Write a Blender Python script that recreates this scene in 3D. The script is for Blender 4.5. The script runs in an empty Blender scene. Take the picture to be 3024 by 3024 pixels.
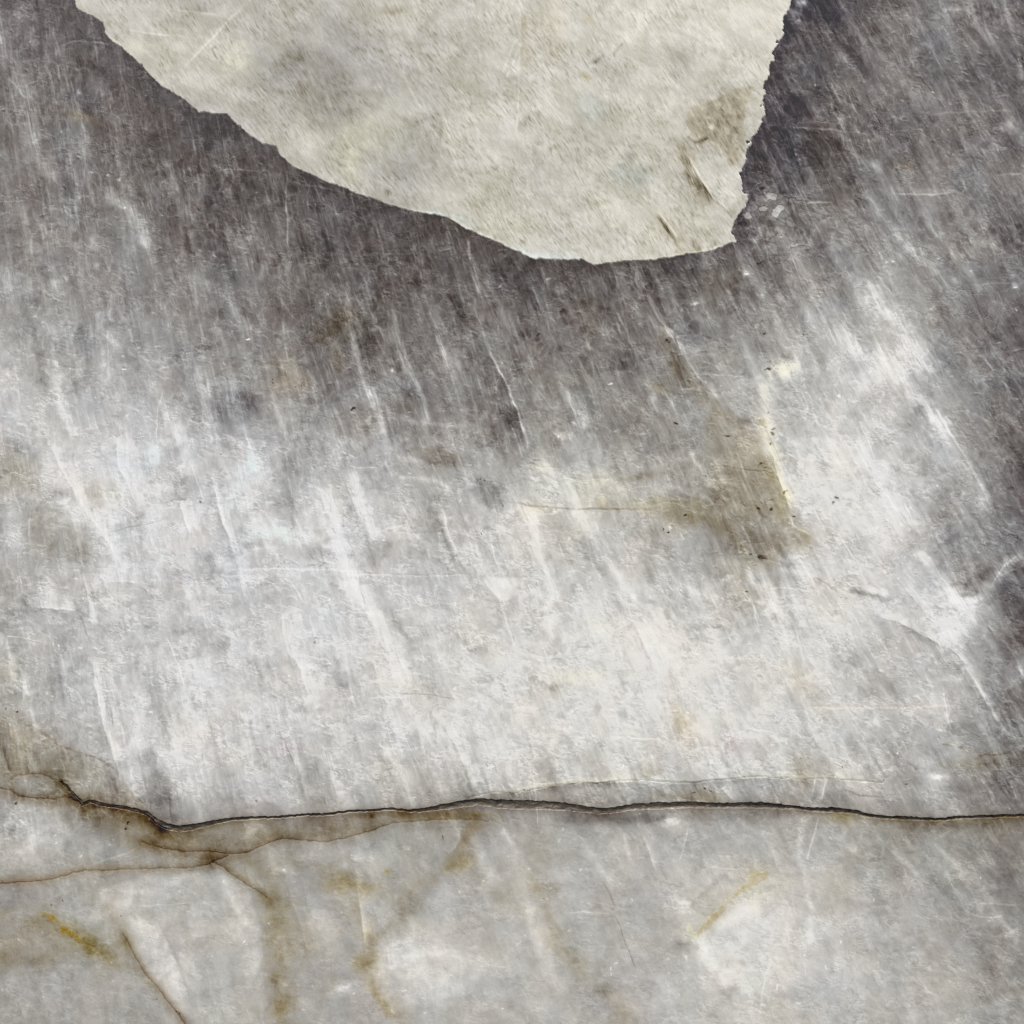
import bpy, math
import numpy as np

# ---------------- camera, sky, sun, exposure ----------------
scn = bpy.context.scene
S = 0.9/3024.0                                   # metres per photo pixel
cam_d = bpy.data.cameras.new('camera'); cam = bpy.data.objects.new('camera', cam_d)
scn.collection.objects.link(cam); scn.camera = cam
DIST = 1.35
cam.location = (0, -DIST, 0); cam.rotation_euler = (math.radians(90), 0, 0)
cam_d.sensor_width = 36; cam_d.lens = 36*DIST/0.9; cam_d.clip_start = .01; cam_d.clip_end = 100
world = bpy.data.worlds.new('World'); scn.world = world; world.use_nodes = True
wn = world.node_tree.nodes; wl = world.node_tree.links
sky = wn.new('ShaderNodeTexSky'); sky.sky_type = 'NISHITA'; sky.sun_disc = False
sky.sun_elevation = math.radians(52); sky.sun_rotation = math.radians(200)
sky.air_density = 1.0; sky.dust_density = 4.0; sky.ozone_density = 1.0
wn['Background'].inputs['Strength'].default_value = .12
wl.new(sky.outputs['Color'], wn['Background'].inputs['Color'])
sun_d = bpy.data.lights.new('sun', 'SUN'); sun_d.energy = 1.5; sun_d.angle = math.radians(14); sun_d.color = (1, .95, .88)
sun = bpy.data.objects.new('sun', sun_d); scn.collection.objects.link(sun)
sun.rotation_euler = (math.radians(38), 0, math.radians(-20))
scn.view_settings.view_transform = 'Standard'; scn.view_settings.look = 'None'
scn.view_settings.exposure = 0.35; scn.view_settings.gamma = 1; scn.view_settings.use_curve_mapping = False
WHITE = np.array([.906,.866,.846])                 # light reaching the slab (per channel) at that exposure
NV = 1650
scn.cycles.filter_width = 1.0
# ---- stone pattern: everything in photo pixels of 3024 ----
F = np.float32
K = 1100.0/1932.0
TILES = dict(A=(0,0),B=(960,0),C=(1924,0),D=(0,960),E=(960,960),F=(1924,960),G=(0,1924),H=(960,1924),I=(1924,1924),
             S=None)
def P(t, pts):
    if t == 'S': return np.array(pts, float)
    ox, oy = TILES[t]
    return np.array([(ox+x*K, oy+y*K) for x, y in pts], float)

MARG = 420
def axis():
    d = np.linspace(-20, 3044, NV)
    m = np.linspace(-MARG, -20, 51)[:-1]
    return np.concatenate([m, d, 3024-m[::-1]]).astype(F)
XS = axis(); YS = axis()
X, Y = np.meshgrid(XS, YS)

# ---- noise ----
_tab = {}
def _gt(seed):
    if seed not in _tab:
        r = np.random.default_rng(seed); a = r.uniform(0, 2*np.pi, 65536)
        _tab[seed] = (np.cos(a).astype(F), np.sin(a).astype(F))
    return _tab[seed]
def perlin(x, y, seed):
    gx, gy = _gt(seed)
    xi = np.floor(x); yi = np.floor(y)
    xf = x-xi; yf = y-yi
    xi = xi.astype(np.int32); yi = yi.astype(np.int32)
    u = xf*xf*xf*(xf*(xf*6-15)+10); v = yf*yf*yf*(yf*(yf*6-15)+10)
    x0 = (xi & 255); x1 = ((xi+1) & 255); y0 = (yi & 255)*256; y1 = ((yi+1) & 255)*256
    def g(ix, fx, fy): return gx[ix]*fx + gy[ix]*fy
    a = g(x0+y0, xf, yf); b = g(x1+y0, xf-1, yf); c = g(x0+y1, xf, yf-1); d = g(x1+y1, xf-1, yf-1)
    a += u*(b-a); c += u*(d-c); a += v*(c-a)
    return a*F(1.5)
def fbm(x, y, seed, oct=4, gain=.5, lac=2.03):
    s = 0; a = 1.0; t = 0
    for i in range(oct):
        s = s + F(a)*perlin(x*F(lac**i), y*F(lac**i), seed+i*17); t += a*a; a *= gain
    return s/F(t**.5)
def worley(x, y, seed):
    r = np.random.default_rng(seed)
    px = r.random(65536).astype(F); py = r.random(65536).astype(F); pid = r.random(65536).astype(F)
    xi = np.floor(x).astype(np.int32); yi = np.floor(y).astype(np.int32)
    f1 = np.full(x.shape, 9, F); f2 = f1.copy(); idv = np.zeros(x.shape, F)
    for dy in (-1,0,1):
        for dx in (-1,0,1):
            k = ((xi+dx) & 255)+((yi+dy) & 255)*256
            ex = (xi+dx)+px[k]-x; ey = (yi+dy)+py[k]-y
            d = ex*ex+ey*ey
            near = d < f1
            f2 = np.where(near, f1, np.minimum(f2, d))
            idv = np.where(near, pid[k], idv)
            f1 = np.where(near, d, f1)
    return np.sqrt(f1), np.sqrt(f2), idv
def sst(a, b, x):
    t = np.clip((x-a)/(b-a), 0, 1); return t*t*(3-2*t)

# warps
WX = X + 30*fbm(X/240, Y/240, 1, 6, .6)
WY = Y + 30*fbm(X/240, Y/200, 11, 6, .6)
GX = X*.68+WX*.32; GY = Y*.68+WY*.32
LX = X + 3.0*fbm(X/40, Y/40, 21, 2); LY = Y + 3.0*fbm(X/40, Y/40, 24, 2)   # light warp for crisp lines

# ---- flow coordinates: streaks steeper on the left, flatter on the right ----
a0, b0 = .17, .000145
Xc = np.clip(WX*.22+X*.78, -400, 3500)
Q = ((a0+b0*Xc)*np.exp(-b0*(np.clip(WY*.2+Y*.8, -500, 3600)-1512))-a0)/b0
del Xc
sh_ = 115*fbm(Q/62, (Y+.3*Q)/700, 37, 4, .6)
GX0 = X*.5+WX*.5; GY0 = Y*.5+WY*.5
# ---- base tone, 16 x 16 samples over the frame ----
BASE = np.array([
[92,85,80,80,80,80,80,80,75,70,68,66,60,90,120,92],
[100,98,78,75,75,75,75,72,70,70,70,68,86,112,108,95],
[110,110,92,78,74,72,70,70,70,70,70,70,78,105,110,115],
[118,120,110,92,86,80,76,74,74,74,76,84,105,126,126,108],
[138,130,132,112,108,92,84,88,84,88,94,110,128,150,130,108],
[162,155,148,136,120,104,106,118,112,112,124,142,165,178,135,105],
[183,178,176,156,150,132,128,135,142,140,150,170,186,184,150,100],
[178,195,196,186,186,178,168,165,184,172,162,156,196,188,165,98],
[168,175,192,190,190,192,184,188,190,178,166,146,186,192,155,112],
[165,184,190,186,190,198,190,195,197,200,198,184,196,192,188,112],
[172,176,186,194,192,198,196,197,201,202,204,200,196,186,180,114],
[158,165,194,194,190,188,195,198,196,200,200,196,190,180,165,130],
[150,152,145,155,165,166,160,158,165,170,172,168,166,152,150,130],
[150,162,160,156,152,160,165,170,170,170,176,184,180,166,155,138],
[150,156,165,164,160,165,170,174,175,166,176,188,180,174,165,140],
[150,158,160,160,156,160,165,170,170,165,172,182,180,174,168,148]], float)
def grid_sample(G, x, y, n=3024.):
    h, w = G.shape
    def cub(t):
        return np.stack([((-t+2)*t-1)*t/2, ((3*t-5)*t*t+2)/2, ((-3*t+4)*t+1)*t/2, (t-1)*t*t/2])
    fx = np.clip(x/n*(w-1), 0, w-1.001); fy = np.clip(y/n*(h-1), 0, h-1.001)
    ix = fx.astype(np.int32); iy = fy.astype(np.int32); cx = cub(fx-ix); cy = cub(fy-iy)
    out = 0
    for j in range(4):
        r = 0
        jj = np.clip(iy+j-1, 0, h-1)
        for i in range(4):
            r = r + cx[i]*G[jj, np.clip(ix+i-1, 0, w-1)]
        out = out + cy[j]*r
    return out.astype(F)
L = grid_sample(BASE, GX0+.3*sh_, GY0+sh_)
TR = np.zeros_like(L); TG = np.zeros_like(L); TB = np.zeros_like(L)

def sl(pts, pad):
    i0 = np.searchsorted(XS, pts[:,0].min()-pad); i1 = np.searchsorted(XS, pts[:,0].max()+pad)
    j0 = np.searchsorted(YS, pts[:,1].min()-pad); j1 = np.searchsorted(YS, pts[:,1].max()+pad)
    return slice(j0, j1), slice(i0, i1)
def pdist(pts, x, y):
    """distance, side (+ = below a flat line, right of a steep one), param 0..1"""
    D = pts[-1]-pts[0]; sg = np.sign(D[0]) if abs(D[0]) > abs(D[1]) else -np.sign(D[1])
    seg = np.hypot(*(pts[1:]-pts[:-1]).T); tot = seg.sum(); acc = 0
    best = np.full(x.shape, 1e9, F); side = np.zeros(x.shape, F); par = np.zeros(x.shape, F)
    for (ax, ay), (bx, by), ln in zip(pts[:-1], pts[1:], seg):
        dx, dy = (bx-ax)/ln, (by-ay)/ln
        t = np.clip((x-ax)*dx+(y-ay)*dy, 0, ln)
        ex = x-ax-t*dx; ey = y-ay-t*dy; d = np.hypot(ex, ey)
        c = sg*(dx*(y-ay)-dy*(x-ax))
        n = d < best
        best = np.where(n, d, best); side = np.where(n, np.sign(c), side); par = np.where(n, (acc+t)/tot, par)
        acc += ln
    return best, side, par
def polysd(p, x, y, closed=True):
    best = np.full(x.shape, 1e12, F); ins = np.zeros(x.shape, bool)
    n = len(p)
    for i in range(n):
        ax, ay = p[i]; bx, by = p[(i+1) % n]; dx, dy = bx-ax, by-ay; l2 = dx*dx+dy*dy+1e-9
        t = np.clip(((x-ax)*dx+(y-ay)*dy)/l2, 0, 1)
        best = np.minimum(best, (x-ax-t*dx)**2+(y-ay-t*dy)**2)
        if ay != by:
            ins ^= ((ay > y) != (by > y)) & (x < ax+(y-ay)*dx/dy)
    return np.where(ins, 1, -1)*np.sqrt(best)
def chaikin(p, n=2):
    for _ in range(n):
        q = [p[0]]
        for a, b in zip(p[:-1], p[1:]): q += [a*.75+b*.25, a*.25+b*.75]
        q.append(p[-1]); p = np.array(q)
    return p
RGBT = dict(w=(0,0,0), beige=(2.5,-.1,-6.5), brown=(4,-1.4,-8.5), yellow=(11,0,-44), ochre=(6,-.4,-15), blue=(-4,1,4), navy=(-6,-1,9), cream=(1.5,1.5,-6), pink=(3,-2,0), cyan=(-6,2,2))
AMP = None
def stroke(t, kind, w, amp, pts, tint='w', tk=1.0):
    """g: soft band, l: crisp line, R/L: crisp edge fading to the right/left of travel"""
    global L
    amp = amp*dict(g=1.15, l=1.1, R=1.3, L=1.3)[kind]
    p = P(t, pts)
    if len(p) == 1: p = np.vstack([p, p+[.1, .1]])
    if len(p) > 2: p = chaikin(p, 1)
    s = sl(p, w*3.2+40)
    x, y = (GX[s], GY[s]) if kind == 'g' else (LX[s], LY[s])
    d, sd, par = pdist(p, x, y)
    tap = sst(0, .22, par)*sst(0, .22, 1-par) if kind != 'g' else 1
    rag = 1+.55*RAG[s]
    if kind == 'g':
        m = np.exp(-(d/(w*rag))**2)
    elif kind == 'l':
        m = np.exp(-(d/w)**2)*tap*np.clip(1+.7*RAG[s], 0, 1.6)
    else:
        on = (sd > 0) if kind == 'R' else (sd < 0)
        sdist = np.where(on, d, -d)
        m = np.where(on, np.exp(-(d/(w*rag))), np.exp(-(d/2.2)**2))*tap
    if kind != 'l' and w > 5: m = m*np.clip(1+.95*RAG2[s], 0, 2.2)
    L[s] += F(amp)*m
    c = RGBT[tint]
    if tint != 'w':
        TR[s] += tk*c[0]*m; TG[s] += tk*c[1]*m; TB[s] += tk*c[2]*m
def blob(t, x, y, rx, ry, amp, tint='w', rot=0, tk=1.0, hard=0):
    c = P(t, [(x, y)])[0]; k = K if t != 'S' else 1
    rx *= k; ry *= k
    s = sl(np.array([c]), max(rx, ry)*2.6+40)
    ex = WX[s]-c[0]; ey = WY[s]-c[1]; a = np.radians(rot)
    u = (ex*np.cos(a)+ey*np.sin(a))/rx; v = (-ex*np.sin(a)+ey*np.cos(a))/ry
    q = np.hypot(u, v)+.35*RAG[s]
    m = np.exp(-q**2) if not hard else sst(1.15, .85, q)
    if rx > 12: m = m*np.clip(1+.6*RAG2[s], 0, 2)
    L[s] += F(amp)*m
    cc = RGBT[tint]
    TR[s] += tk*cc[0]*m; TG[s] += tk*cc[1]*m; TB[s] += tk*cc[2]*m
def region(t, pts, soft, amp, tint='w', tk=1.0, right=None):
    p = P(t, pts); s = sl(p, soft*2+30)
    d = polysd(p, .5*WX[s]+.5*X[s], .5*WY[s]+.5*Y[s])
    m = sst(-soft, soft, d)*np.clip(1+.5*RAG2[s], 0, 2)
    L[s] += F(amp)*m; c = RGBT[tint]
    TR[s] += tk*c[0]*m; TG[s] += tk*c[1]*m; TB[s] += tk*c[2]*m
RAG = fbm(X/46, Y/28, 31, 4, .65)

RAG2 = fbm(Q/17, (Y+.3*Q)/120, 36, 4, .7)
lw0 = sst(2310, 2430, Y)
RAG2 = RAG2*(1-.8*lw0)+.9*lw0*fbm(WX/60, WY/46, 38, 4, .6)
for a in [
# A
('A','g',24,24,[(20,180),(40,300),(100,440),(140,560),(165,700),(200,820),(260,900)]),
('A','l',4,22,[(10,380),(90,450),(125,510),(170,500),(225,620),(240,660)]),
('A','R',12,20,[(140,520),(150,620),(165,700),(180,760)]),
('A','l',3,26,[(290,245),(350,225),(420,210),(500,220),(590,245)]),
('A','l',3,16,[(60,325),(140,320),(240,290)]),
('A','g',22,26,[(560,1000),(640,1050),(700,1140),(740,1220),(760,1260)]),
('A','g',9,12,[(420,740),(450,900),(470,1100),(500,1250),(520,1400)]),
('A','g',8,12,[(780,780),(860,960),(960,1150),(1060,1400)]),
('A','g',8,10,[(600,850),(680,1100),(760,1300),(900,1520)]),
('A','l',3,30,[(1495,870),(1480,1000),(1490,1150),(1495,1340)]),
('A','R',14,16,[(1480,940),(1490,1100),(1495,1300)]),
('A','l',3,18,[(1470,935),(1600,960),(1740,985),(1932,1040)]),
('A','l',3,15,[(1060,870),(1180,850),(1300,890),(1440,870)]),
('A','g',20,24,[(1000,1440),(1100,1490),(1200,1570),(1280,1700),(1330,1800)]),
('A','g',14,22,[(1380,1370),(1350,1440)]),
('A','g',26,18,[(0,1430),(100,1450),(270,1500)]),
('A','g',10,14,[(1100,860),(1200,900),(1290,1000),(1400,1060)]),
('A','g',9,12,[(820,760),(900,960),(960,1100)]),
('A','g',7,12,[(1600,1350),(1700,1600),(1790,1932)]),
('A','g',10,14,[(1750,1250),(1850,1500),(1932,1700)]),
# B
('B','l',4,45,[(745,1230),(748,1310),(762,1365)]),
('B','l',3,18,[(762,1365),(790,1440),(800,1520)]),
('B','g',10,16,[(780,1380),(800,1540),(815,1660)]),
('B','g',11,20,[(100,1480),(130,1700),(200,1932)]),
('B','g',9,18,[(340,1560),(380,1750),(440,1932)]),
('B','g',16,20,[(480,1520),(540,1600),(600,1680)]),
('B','g',7,16,[(540,1620),(600,1780),(640,1932)]),
('B','g',8,14,[(170,1280),(200,1420),(215,1500)]),
('B','g',7,14,[(980,1390),(1050,1560),(1090,1700)]),
('B','g',9,-10,[(1060,1620),(1090,1700),(1110,1780)]),
('B','g',16,-9,[(640,1560),(690,1620),(740,1680)]),
('B','R',10,24,[(1650,1500),(1700,1600),(1780,1720),(1850,1800)]),
('B','g',9,24,[(1770,1700),(1830,1780)]),
('B','g',12,12,[(280,1250),(340,1400),(420,1560)]),
('B','l',3,22,[(1540,1560),(1600,1600),(1640,1640)]),
('B','g',20,14,[(1100,1420),(1200,1500),(1320,1640)]),
('B','g',14,14,[(1500,1400),(1600,1560),(1700,1760)]),
# C
('C','g',11,26,[(980,620),(1020,720),(1090,810),(1180,880)]),
('C','g',10,16,[(1180,280),(1300,400),(1430,560),(1500,680)]),
('C','g',12,24,[(1080,960),(1160,1060),(1260,1190),(1370,1310),(1480,1420)]),
('C','l',3,26,[(700,655),(860,668),(1000,680),(1100,685),(1180,740)]),
('C','l',3,30,[(1230,1000),(1400,1012),(1600,998)]),
('C','g',8,14,[(1250,985),(1400,1000),(1580,998)]),
('C','l',3,40,[(780,1048),(880,1052),(940,1048)]),
('C','g',9,22,[(1655,0),(1700,120),(1760,240)]),
('C','g',8,28,[(1830,0),(1880,200),(1925,400)]),
('C','g',7,16,[(1720,0),(1750,150),(1830,330)]),
('C','g',8,16,[(1500,40),(1600,45),(1650,60)]),
('C','l',3,14,[(1400,600),(1600,580),(1932,570)]),
('C','l',3,18,[(1640,1480),(1800,1470),(1932,1465)]),
('C','l',3,26,[(1780,910),(1932,900)]),
('C','R',14,18,[(822,1170),(825,1290)]),
('C','R',14,14,[(935,1330),(930,1230),(960,1190)]),
('C','g',9,14,[(840,560),(900,640),(1000,700)]),
('C','g',8,14,[(960,470),(1000,640)]),
('C','g',7,12,[(800,280),(900,380),(960,500),(1100,620)]),
('C','g',8,12,[(880,160),(1000,300),(1150,480)]),
('C','g',14,18,[(1640,760),(1700,790),(1820,780)]),
('C','g',12,14,[(1400,1100),(1560,1300),(1700,1500)]),
('C','g',24,16,[(900,1480),(980,1650),(1080,1800)]),
('C','g',30,20,[(1150,1500),(1300,1700),(1420,1900)]),
('C','g',10,14,[(1340,1280),(1500,1500),(1640,1700)]),
# D
('D','R',22,18,[(550,0),(562,150),(562,310)]),
('D','R',30,20,[(610,540),(608,720),(640,780),(690,880),(735,980)]),
('D','R',18,20,[(180,420),(230,570),(300,700),(360,820),(440,960),(520,1060),(600,1190),(655,1310)]),
('D','g',20,20,[(280,200),(310,400),(370,540)]),
('D','g',14,16,[(800,300),(850,420),(930,580)]),
('D','R',26,30,[(925,910),(960,1010),(995,1095)]),
('D','R',18,22,[(1090,740),(1120,880),(1170,1050),(1220,1180),(1245,1300),(1270,1460)]),
('D','L',16,-16,[(1100,860),(1150,1030),(1210,1180),(1240,1290)]),
('D','R',34,18,[(1450,1430),(1470,1560),(1480,1680),(1550,1750),(1580,1900)]),
('D','g',18,20,[(1830,780),(1870,950),(1932,1080)]),
('D','g',18,20,[(1760,1150),(1850,1350),(1932,1500)]),
('D','l',6,-28,[(100,1400),(130,1440),(150,1460)]),
('D','L',22,24,[(150,1455),(250,1470),(420,1480)]),
('D','R',38,22,[(425,1280),(455,1400),(475,1520),(480,1600)]),
('D','L',14,14,[(470,1345),(620,1322),(780,1345)]),
('D','l',3,20,[(1100,1272),(1400,1262),(1700,1270),(1930,1280)]),
('D','g',10,20,[(0,1600),(60,1700),(120,1850),(150,1932)]),
('D','g',12,16,[(1020,230),(1060,400),(1090,560)]),
('D','g',22,14,[(380,820),(460,1000),(620,1250)]),
('D','L',10,18,[(780,1100),(810,1150),(820,1190)]),
('D','l',3,22,[(620,920),(690,980),(710,1000)]),
('D','g',8,18,[(1100,590),(1180,570),(1250,600)]),
('D','l',4,-18,[(820,920),(900,905),(980,900)]),
('D','g',20,14,[(1350,1010),(1450,1060),(1600,1110)]),
('D','l',3,-14,[(1560,1250),(1700,1240)]),
# E
('E','g',11,22,[(140,60),(200,300),(270,450),(300,560)]),
('E','g',10,26,[(350,20),(400,180),(440,250),(500,360),(540,480)]),
('E','R',12,28,[(545,0),(600,110),(645,230),(690,370)]),
('E','g',6,18,[(680,180),(740,320),(800,480),(830,610)]),
('E','g',6,16,[(760,220),(790,300),(850,430)]),
('E','l',4,45,[(838,40),(850,130),(900,230),(940,290),(970,380),(1010,470),(1030,540),(1055,640),(1060,700)]),
('E','R',12,18,[(850,130),(900,230),(940,290),(970,380),(1010,470),(1055,640)]),
('E','l',3,24,[(960,500),(1000,610),(1030,690)]),
('E','g',12,16,[(1180,250),(1260,380),(1330,520)]),
('E','R',24,18,[(1240,330),(1290,450),(1340,560)]),
('E','g',12,26,[(240,350),(300,430),(330,480)]),
('E','g',7,18,[(370,480),(500,505),(760,522)]),
('E','g',7,18,[(400,795),(560,805),(640,840)]),
('E','g',9,14,[(380,680),(470,690),(540,730)]),
('E','l',3,-26,[(900,905),(1060,935),(1260,952),(1400,955),(1640,955),(1800,940)],'beige'),
('E','g',18,16,[(960,900),(1050,960),(1080,1000)]),
('E','g',26,24,[(20,880),(60,1050),(120,1350),(240,1500),(340,1700),(420,1820)]),
('E','g',22,-15,[(540,960),(600,1080),(670,1230),(740,1300)]),
('E','g',7,20,[(590,940),(640,1100),(720,1260)]),
('E','g',15,24,[(1080,980),(1100,1150),(1150,1280),(1190,1400)]),
('E','g',18,-14,[(1170,1020),(1220,1120),(1270,1220)]),
('E','g',20,-17,[(1350,1120),(1400,1210),(1440,1290)]),
('E','g',9,18,[(1300,960),(1440,1200),(1520,1330),(1600,1420)]),
('E','l',3,16,[(120,1290),(480,1302),(830,1296)]),
('E','l',3,-10,[(120,1284),(480,1296),(830,1290)]),
('E','l',4,22,[(820,1310),(870,1380),(930,1440)]),
('E','R',50,16,[(1600,1540),(1640,1640),(1680,1740),(1710,1840)]),
('E','l',4,-22,[(1600,1540),(1640,1640),(1680,1740),(1710,1840)],'pink'),
('E','g',14,-16,[(340,1480),(400,1590),(460,1680)]),
('E','g',10,-12,[(120,920),(200,1060),(260,1160)]),
('E','g',18,14,[(1160,740),(1260,830),(1320,950),(1400,1060)]),
('E','g',12,14,[(1100,1380),(1160,1480),(1180,1600)]),
('E','l',3,16,[(890,1340),(905,1420),(950,1560),(1000,1720)]),
('E','g',7,-12,[(200,1500),(280,1640),(380,1780)]),
# F
('F','g',22,22,[(590,330),(585,480),(590,560),(600,640)],'cream',.6),
('F','g',15,16,[(640,260),(700,250),(760,240)],'cream',.5),
('F','R',24,34,[(600,600),(640,700),(660,800),(700,890),(730,1000)],'cream',.6),
('F','L',40,-8,[(540,640),(620,740),(660,820),(700,890),(730,1000)],'ochre',.4),
('F','g',18,24,[(1200,200),(1330,350),(1450,430),(1540,560)]),
('F','g',18,24,[(1480,480),(1580,640),(1680,800),(1750,920)]),
('F','g',10,16,[(1560,880),(1640,1000),(1720,1080)]),
('F','g',12,22,[(1050,600),(1150,760),(1250,920),(1350,1030)]),
('F','g',26,16,[(950,60),(1150,150),(1300,250)]),
('F','g',20,28,[(1932,1180),(1850,1230),(1800,1320),(1720,1400),(1640,1430),(1560,1410)]),
('F','g',22,26,[(1500,1380),(1560,1440),(1680,1480),(1600,1600),(1540,1620)]),
('F','g',16,22,[(1380,1180),(1480,1280),(1560,1400)]),
('F','l',3,20,[(1932,1175),(1850,1222),(1795,1300),(1760,1370)]),
('F','R',34,-18,[(1100,1500),(1200,1518),(1300,1550),(1380,1600),(1480,1650),(1580,1700),(1640,1780),(1720,1880)]),
('F','L',26,11,[(1100,1494),(1200,1512),(1300,1544),(1380,1594),(1480,1644),(1580,1694),(1640,1774),(1720,1874)]),
('F','g',9,-34,[(1050,1365),(1120,1385),(1220,1425)]),
('F','g',9,28,[(1140,1360),(1210,1390)]),
('F','l',3,-20,[(820,1300),(900,1330),(940,1370),(980,1400)],'beige'),
('F','g',9,20,[(20,0),(110,60),(190,150)]),
('F','R',20,24,[(80,10),(130,100),(220,240),(300,330),(380,430)]),
('F','g',20,-14,[(60,60),(200,300),(330,420)],'beige'),
('F','g',8,18,[(200,680),(290,780),(340,850)]),
('F','g',22,-20,[(1180,600),(1140,760),(1180,850)]),
('F','g',20,20,[(440,1230),(560,1340),(620,1450)]),
('F','g',16,16,[(80,1290),(220,1380),(330,1400)]),
('F','g',12,20,[(680,1270),(760,1290),(800,1280)]),
('F','l',3,14,[(680,1450),(760,1600),(800,1800)]),
('F','l',3,14,[(470,1320),(520,1400),(560,1600)]),
('F','g',9,14,[(620,1400),(700,1600),(740,1800)]),
('F','l',3,26,[(720,990),(740,1050),(830,1090)],'cream'),
# G above the fissure
('G','R',46,28,[(470,0),(500,200),(545,400),(580,520),(612,640)]),
('G','L',20,-14,[(545,400),(580,520),(612,640),(640,720)]),
('G','L',26,-12,[(612,640),(680,730),(760,800),(810,860)],'beige'),
('G','g',12,22,[(30,60),(110,200),(150,310),(200,400)]),
('G','g',18,-16,[(790,180),(830,320),(870,460)]),
('G','R',26,14,[(860,360),(900,480),(930,640)]),
('G','R',24,14,[(1130,480),(1200,640),(1225,810)]),
('G','R',26,14,[(1540,40),(1575,130),(1610,280)]),
('G','R',26,14,[(1690,500),(1720,640),(1760,800)]),
('G','R',20,12,[(990,0),(1020,180),(1070,330)]),
('G','l',4,-20,[(180,390),(300,480),(420,530),(560,570),(620,650)],'brown'),
('G','R',20,-14,[(10,480),(30,560),(60,640)]),
# G below
('G','g',50,14,[(740,1260),(820,1500),(940,1740)]),
('G','R',24,-10,[(740,1260),(850,1460),(960,1700),(1000,1880)]),
('G','l',3,14,[(440,1120),(520,1090),(620,1060),(700,1030),(740,1000)]),
('G','g',18,-12,[(560,1330),(640,1470),(700,1560),(760,1680),(850,1780),(940,1900)],'brown',.8),
('G','g',24,-10,[(350,1430),(480,1530),(560,1600)],'ochre'),
('G','g',26,10,[(1180,1200),(1280,1400),(1320,1700)]),
('G','g',26,-9,[(1380,1290),(1420,1500),(1450,1700),(1480,1932)],'ochre',.5),
('G','R',30,10,[(1470,1090),(1500,1250),(1560,1400),(1600,1600)]),
('G','R',20,12,[(1280,1120),(1300,1200),(1320,1250)]),
('G','R',20,10,[(1810,1000),(1850,1180),(1870,1330),(1900,1600)]),
('G','g',18,-9,[(0,740),(200,770),(360,770),(430,800)],'brown'),
('G','g',20,-20,[(450,800),(620,830),(760,860),(850,930)],'brown'),
('G','g',18,-10,[(740,990),(870,1020),(1080,1040),(1280,1040)],'brown'),
('G','g',16,-10,[(1060,1090),(1140,1090),(1200,1130),(1320,1230),(1400,1290)],'brown'),
('G','g',14,-7,[(0,1195),(200,1180),(440,1130),(700,1125),(1000,1110)],'brown'),
# H
('H','l',4,-24,[(600,370),(660,460),(700,550),(740,650),(765,740)]),
('H','R',26,16,[(600,370),(660,460),(700,550),(740,650),(765,740)]),
('H','R',14,-22,[(760,756),(860,736),(1000,734),(1100,716),(1180,698),(1330,684),(1500,682),(1640,680)]),
('H','L',12,14,[(780,745),(860,728),(1000,726),(1100,708),(1180,690),(1330,677),(1500,671),(1640,665),(1932,678)],'cream'),
('H','g',12,-12,[(0,880),(150,850),(400,840),(600,830),(760,830)],'brown'),
('H','g',10,-7,[(400,870),(700,850),(900,850)],'ochre'),
('H','R',26,12,[(140,960),(155,1100),(180,1280),(205,1480),(215,1620)]),
('H','g',18,-8,[(780,890),(750,960),(720,1000),(700,1080)],'brown'),
('H','g',16,-12,[(220,1480),(215,1560),(200,1640)],'brown',.7),
('H','g',14,-10,[(200,1640),(260,1780),(330,1880)],'ochre'),
('H','L',16,18,[(640,1050),(690,1000),(710,900)]),
('H','g',30,14,[(1050,1380),(1150,1560),(1230,1760)]),
('H','g',18,-8,[(1050,1180),(1120,1280),(1190,1430)],'beige'),
('H','g',34,-7,[(1200,1500),(1330,1640),(1480,1760),(1560,1900)],'beige'),
('H','R',12,20,[(1640,930),(1680,1030),(1720,1150)]),
('H','g',8,16,[(1540,960),(1570,1080)]),
('H','g',14,12,[(1340,960),(1400,1080),(1500,1220)]),
('H','l',3,-14,[(1440,1190),(1480,1260),(1510,1340)]),
('H','l',3,16,[(1240,1355),(1400,1352),(1500,1360)]),
('H','g',20,-10,[(980,1840),(1060,1932)]),
('H','g',12,12,[(760,930),(800,1060),(860,1200)]),
('H','g',24,-24,[(1250,860),(1500,870),(1750,860)]),
('H','g',10,16,[(930,930),(1000,1040)]),
# I
('I','l',4,30,[(1590,20),(1680,150),(1760,300),(1850,430),(1900,510)]),
('I','g',9,16,[(1600,40),(1700,190),(1800,350)]),
('I','L',12,14,[(240,668),(330,660),(420,656),(560,645),(700,655),(840,660),(920,656),(1050,666),(1200,678)],'cream'),
('I','R',14,-14,[(0,690),(240,676),(420,664),(560,652),(700,662),(920,662),(1100,672)]),
('I','g',18,-14,[(0,740),(200,745),(350,760)],'beige'),
('I','R',26,18,[(350,690),(400,740),(440,785)]),
('I','l',3,14,[(780,290),(1000,295),(1300,290),(1600,280)],'brown'),
('I','l',3,-14,[(1400,490),(1560,480),(1720,540),(1932,520)],'brown'),
('I','g',22,-9,[(1500,600),(1700,580),(1932,560)],'beige',.6),
('I','g',8,14,[(900,600),(870,760)]),
('I','l',3,20,[(860,620),(830,760)]),
('I','l',3,20,[(910,640),(880,780)]),
('I','l',3,22,[(870,850),(840,960),(800,1100)]),
('I','l',3,18,[(190,900),(170,1000),(140,1100)]),
('I','g',10,14,[(790,860),(760,1060),(830,1300),(830,1500)]),
('I','g',20,14,[(300,1450),(420,1360),(540,1300)]),
('I','g',20,24,[(250,1500),(310,1600),(380,1700)]),
('I','g',12,-12,[(200,1320),(280,1240),(380,1170)]),
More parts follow.
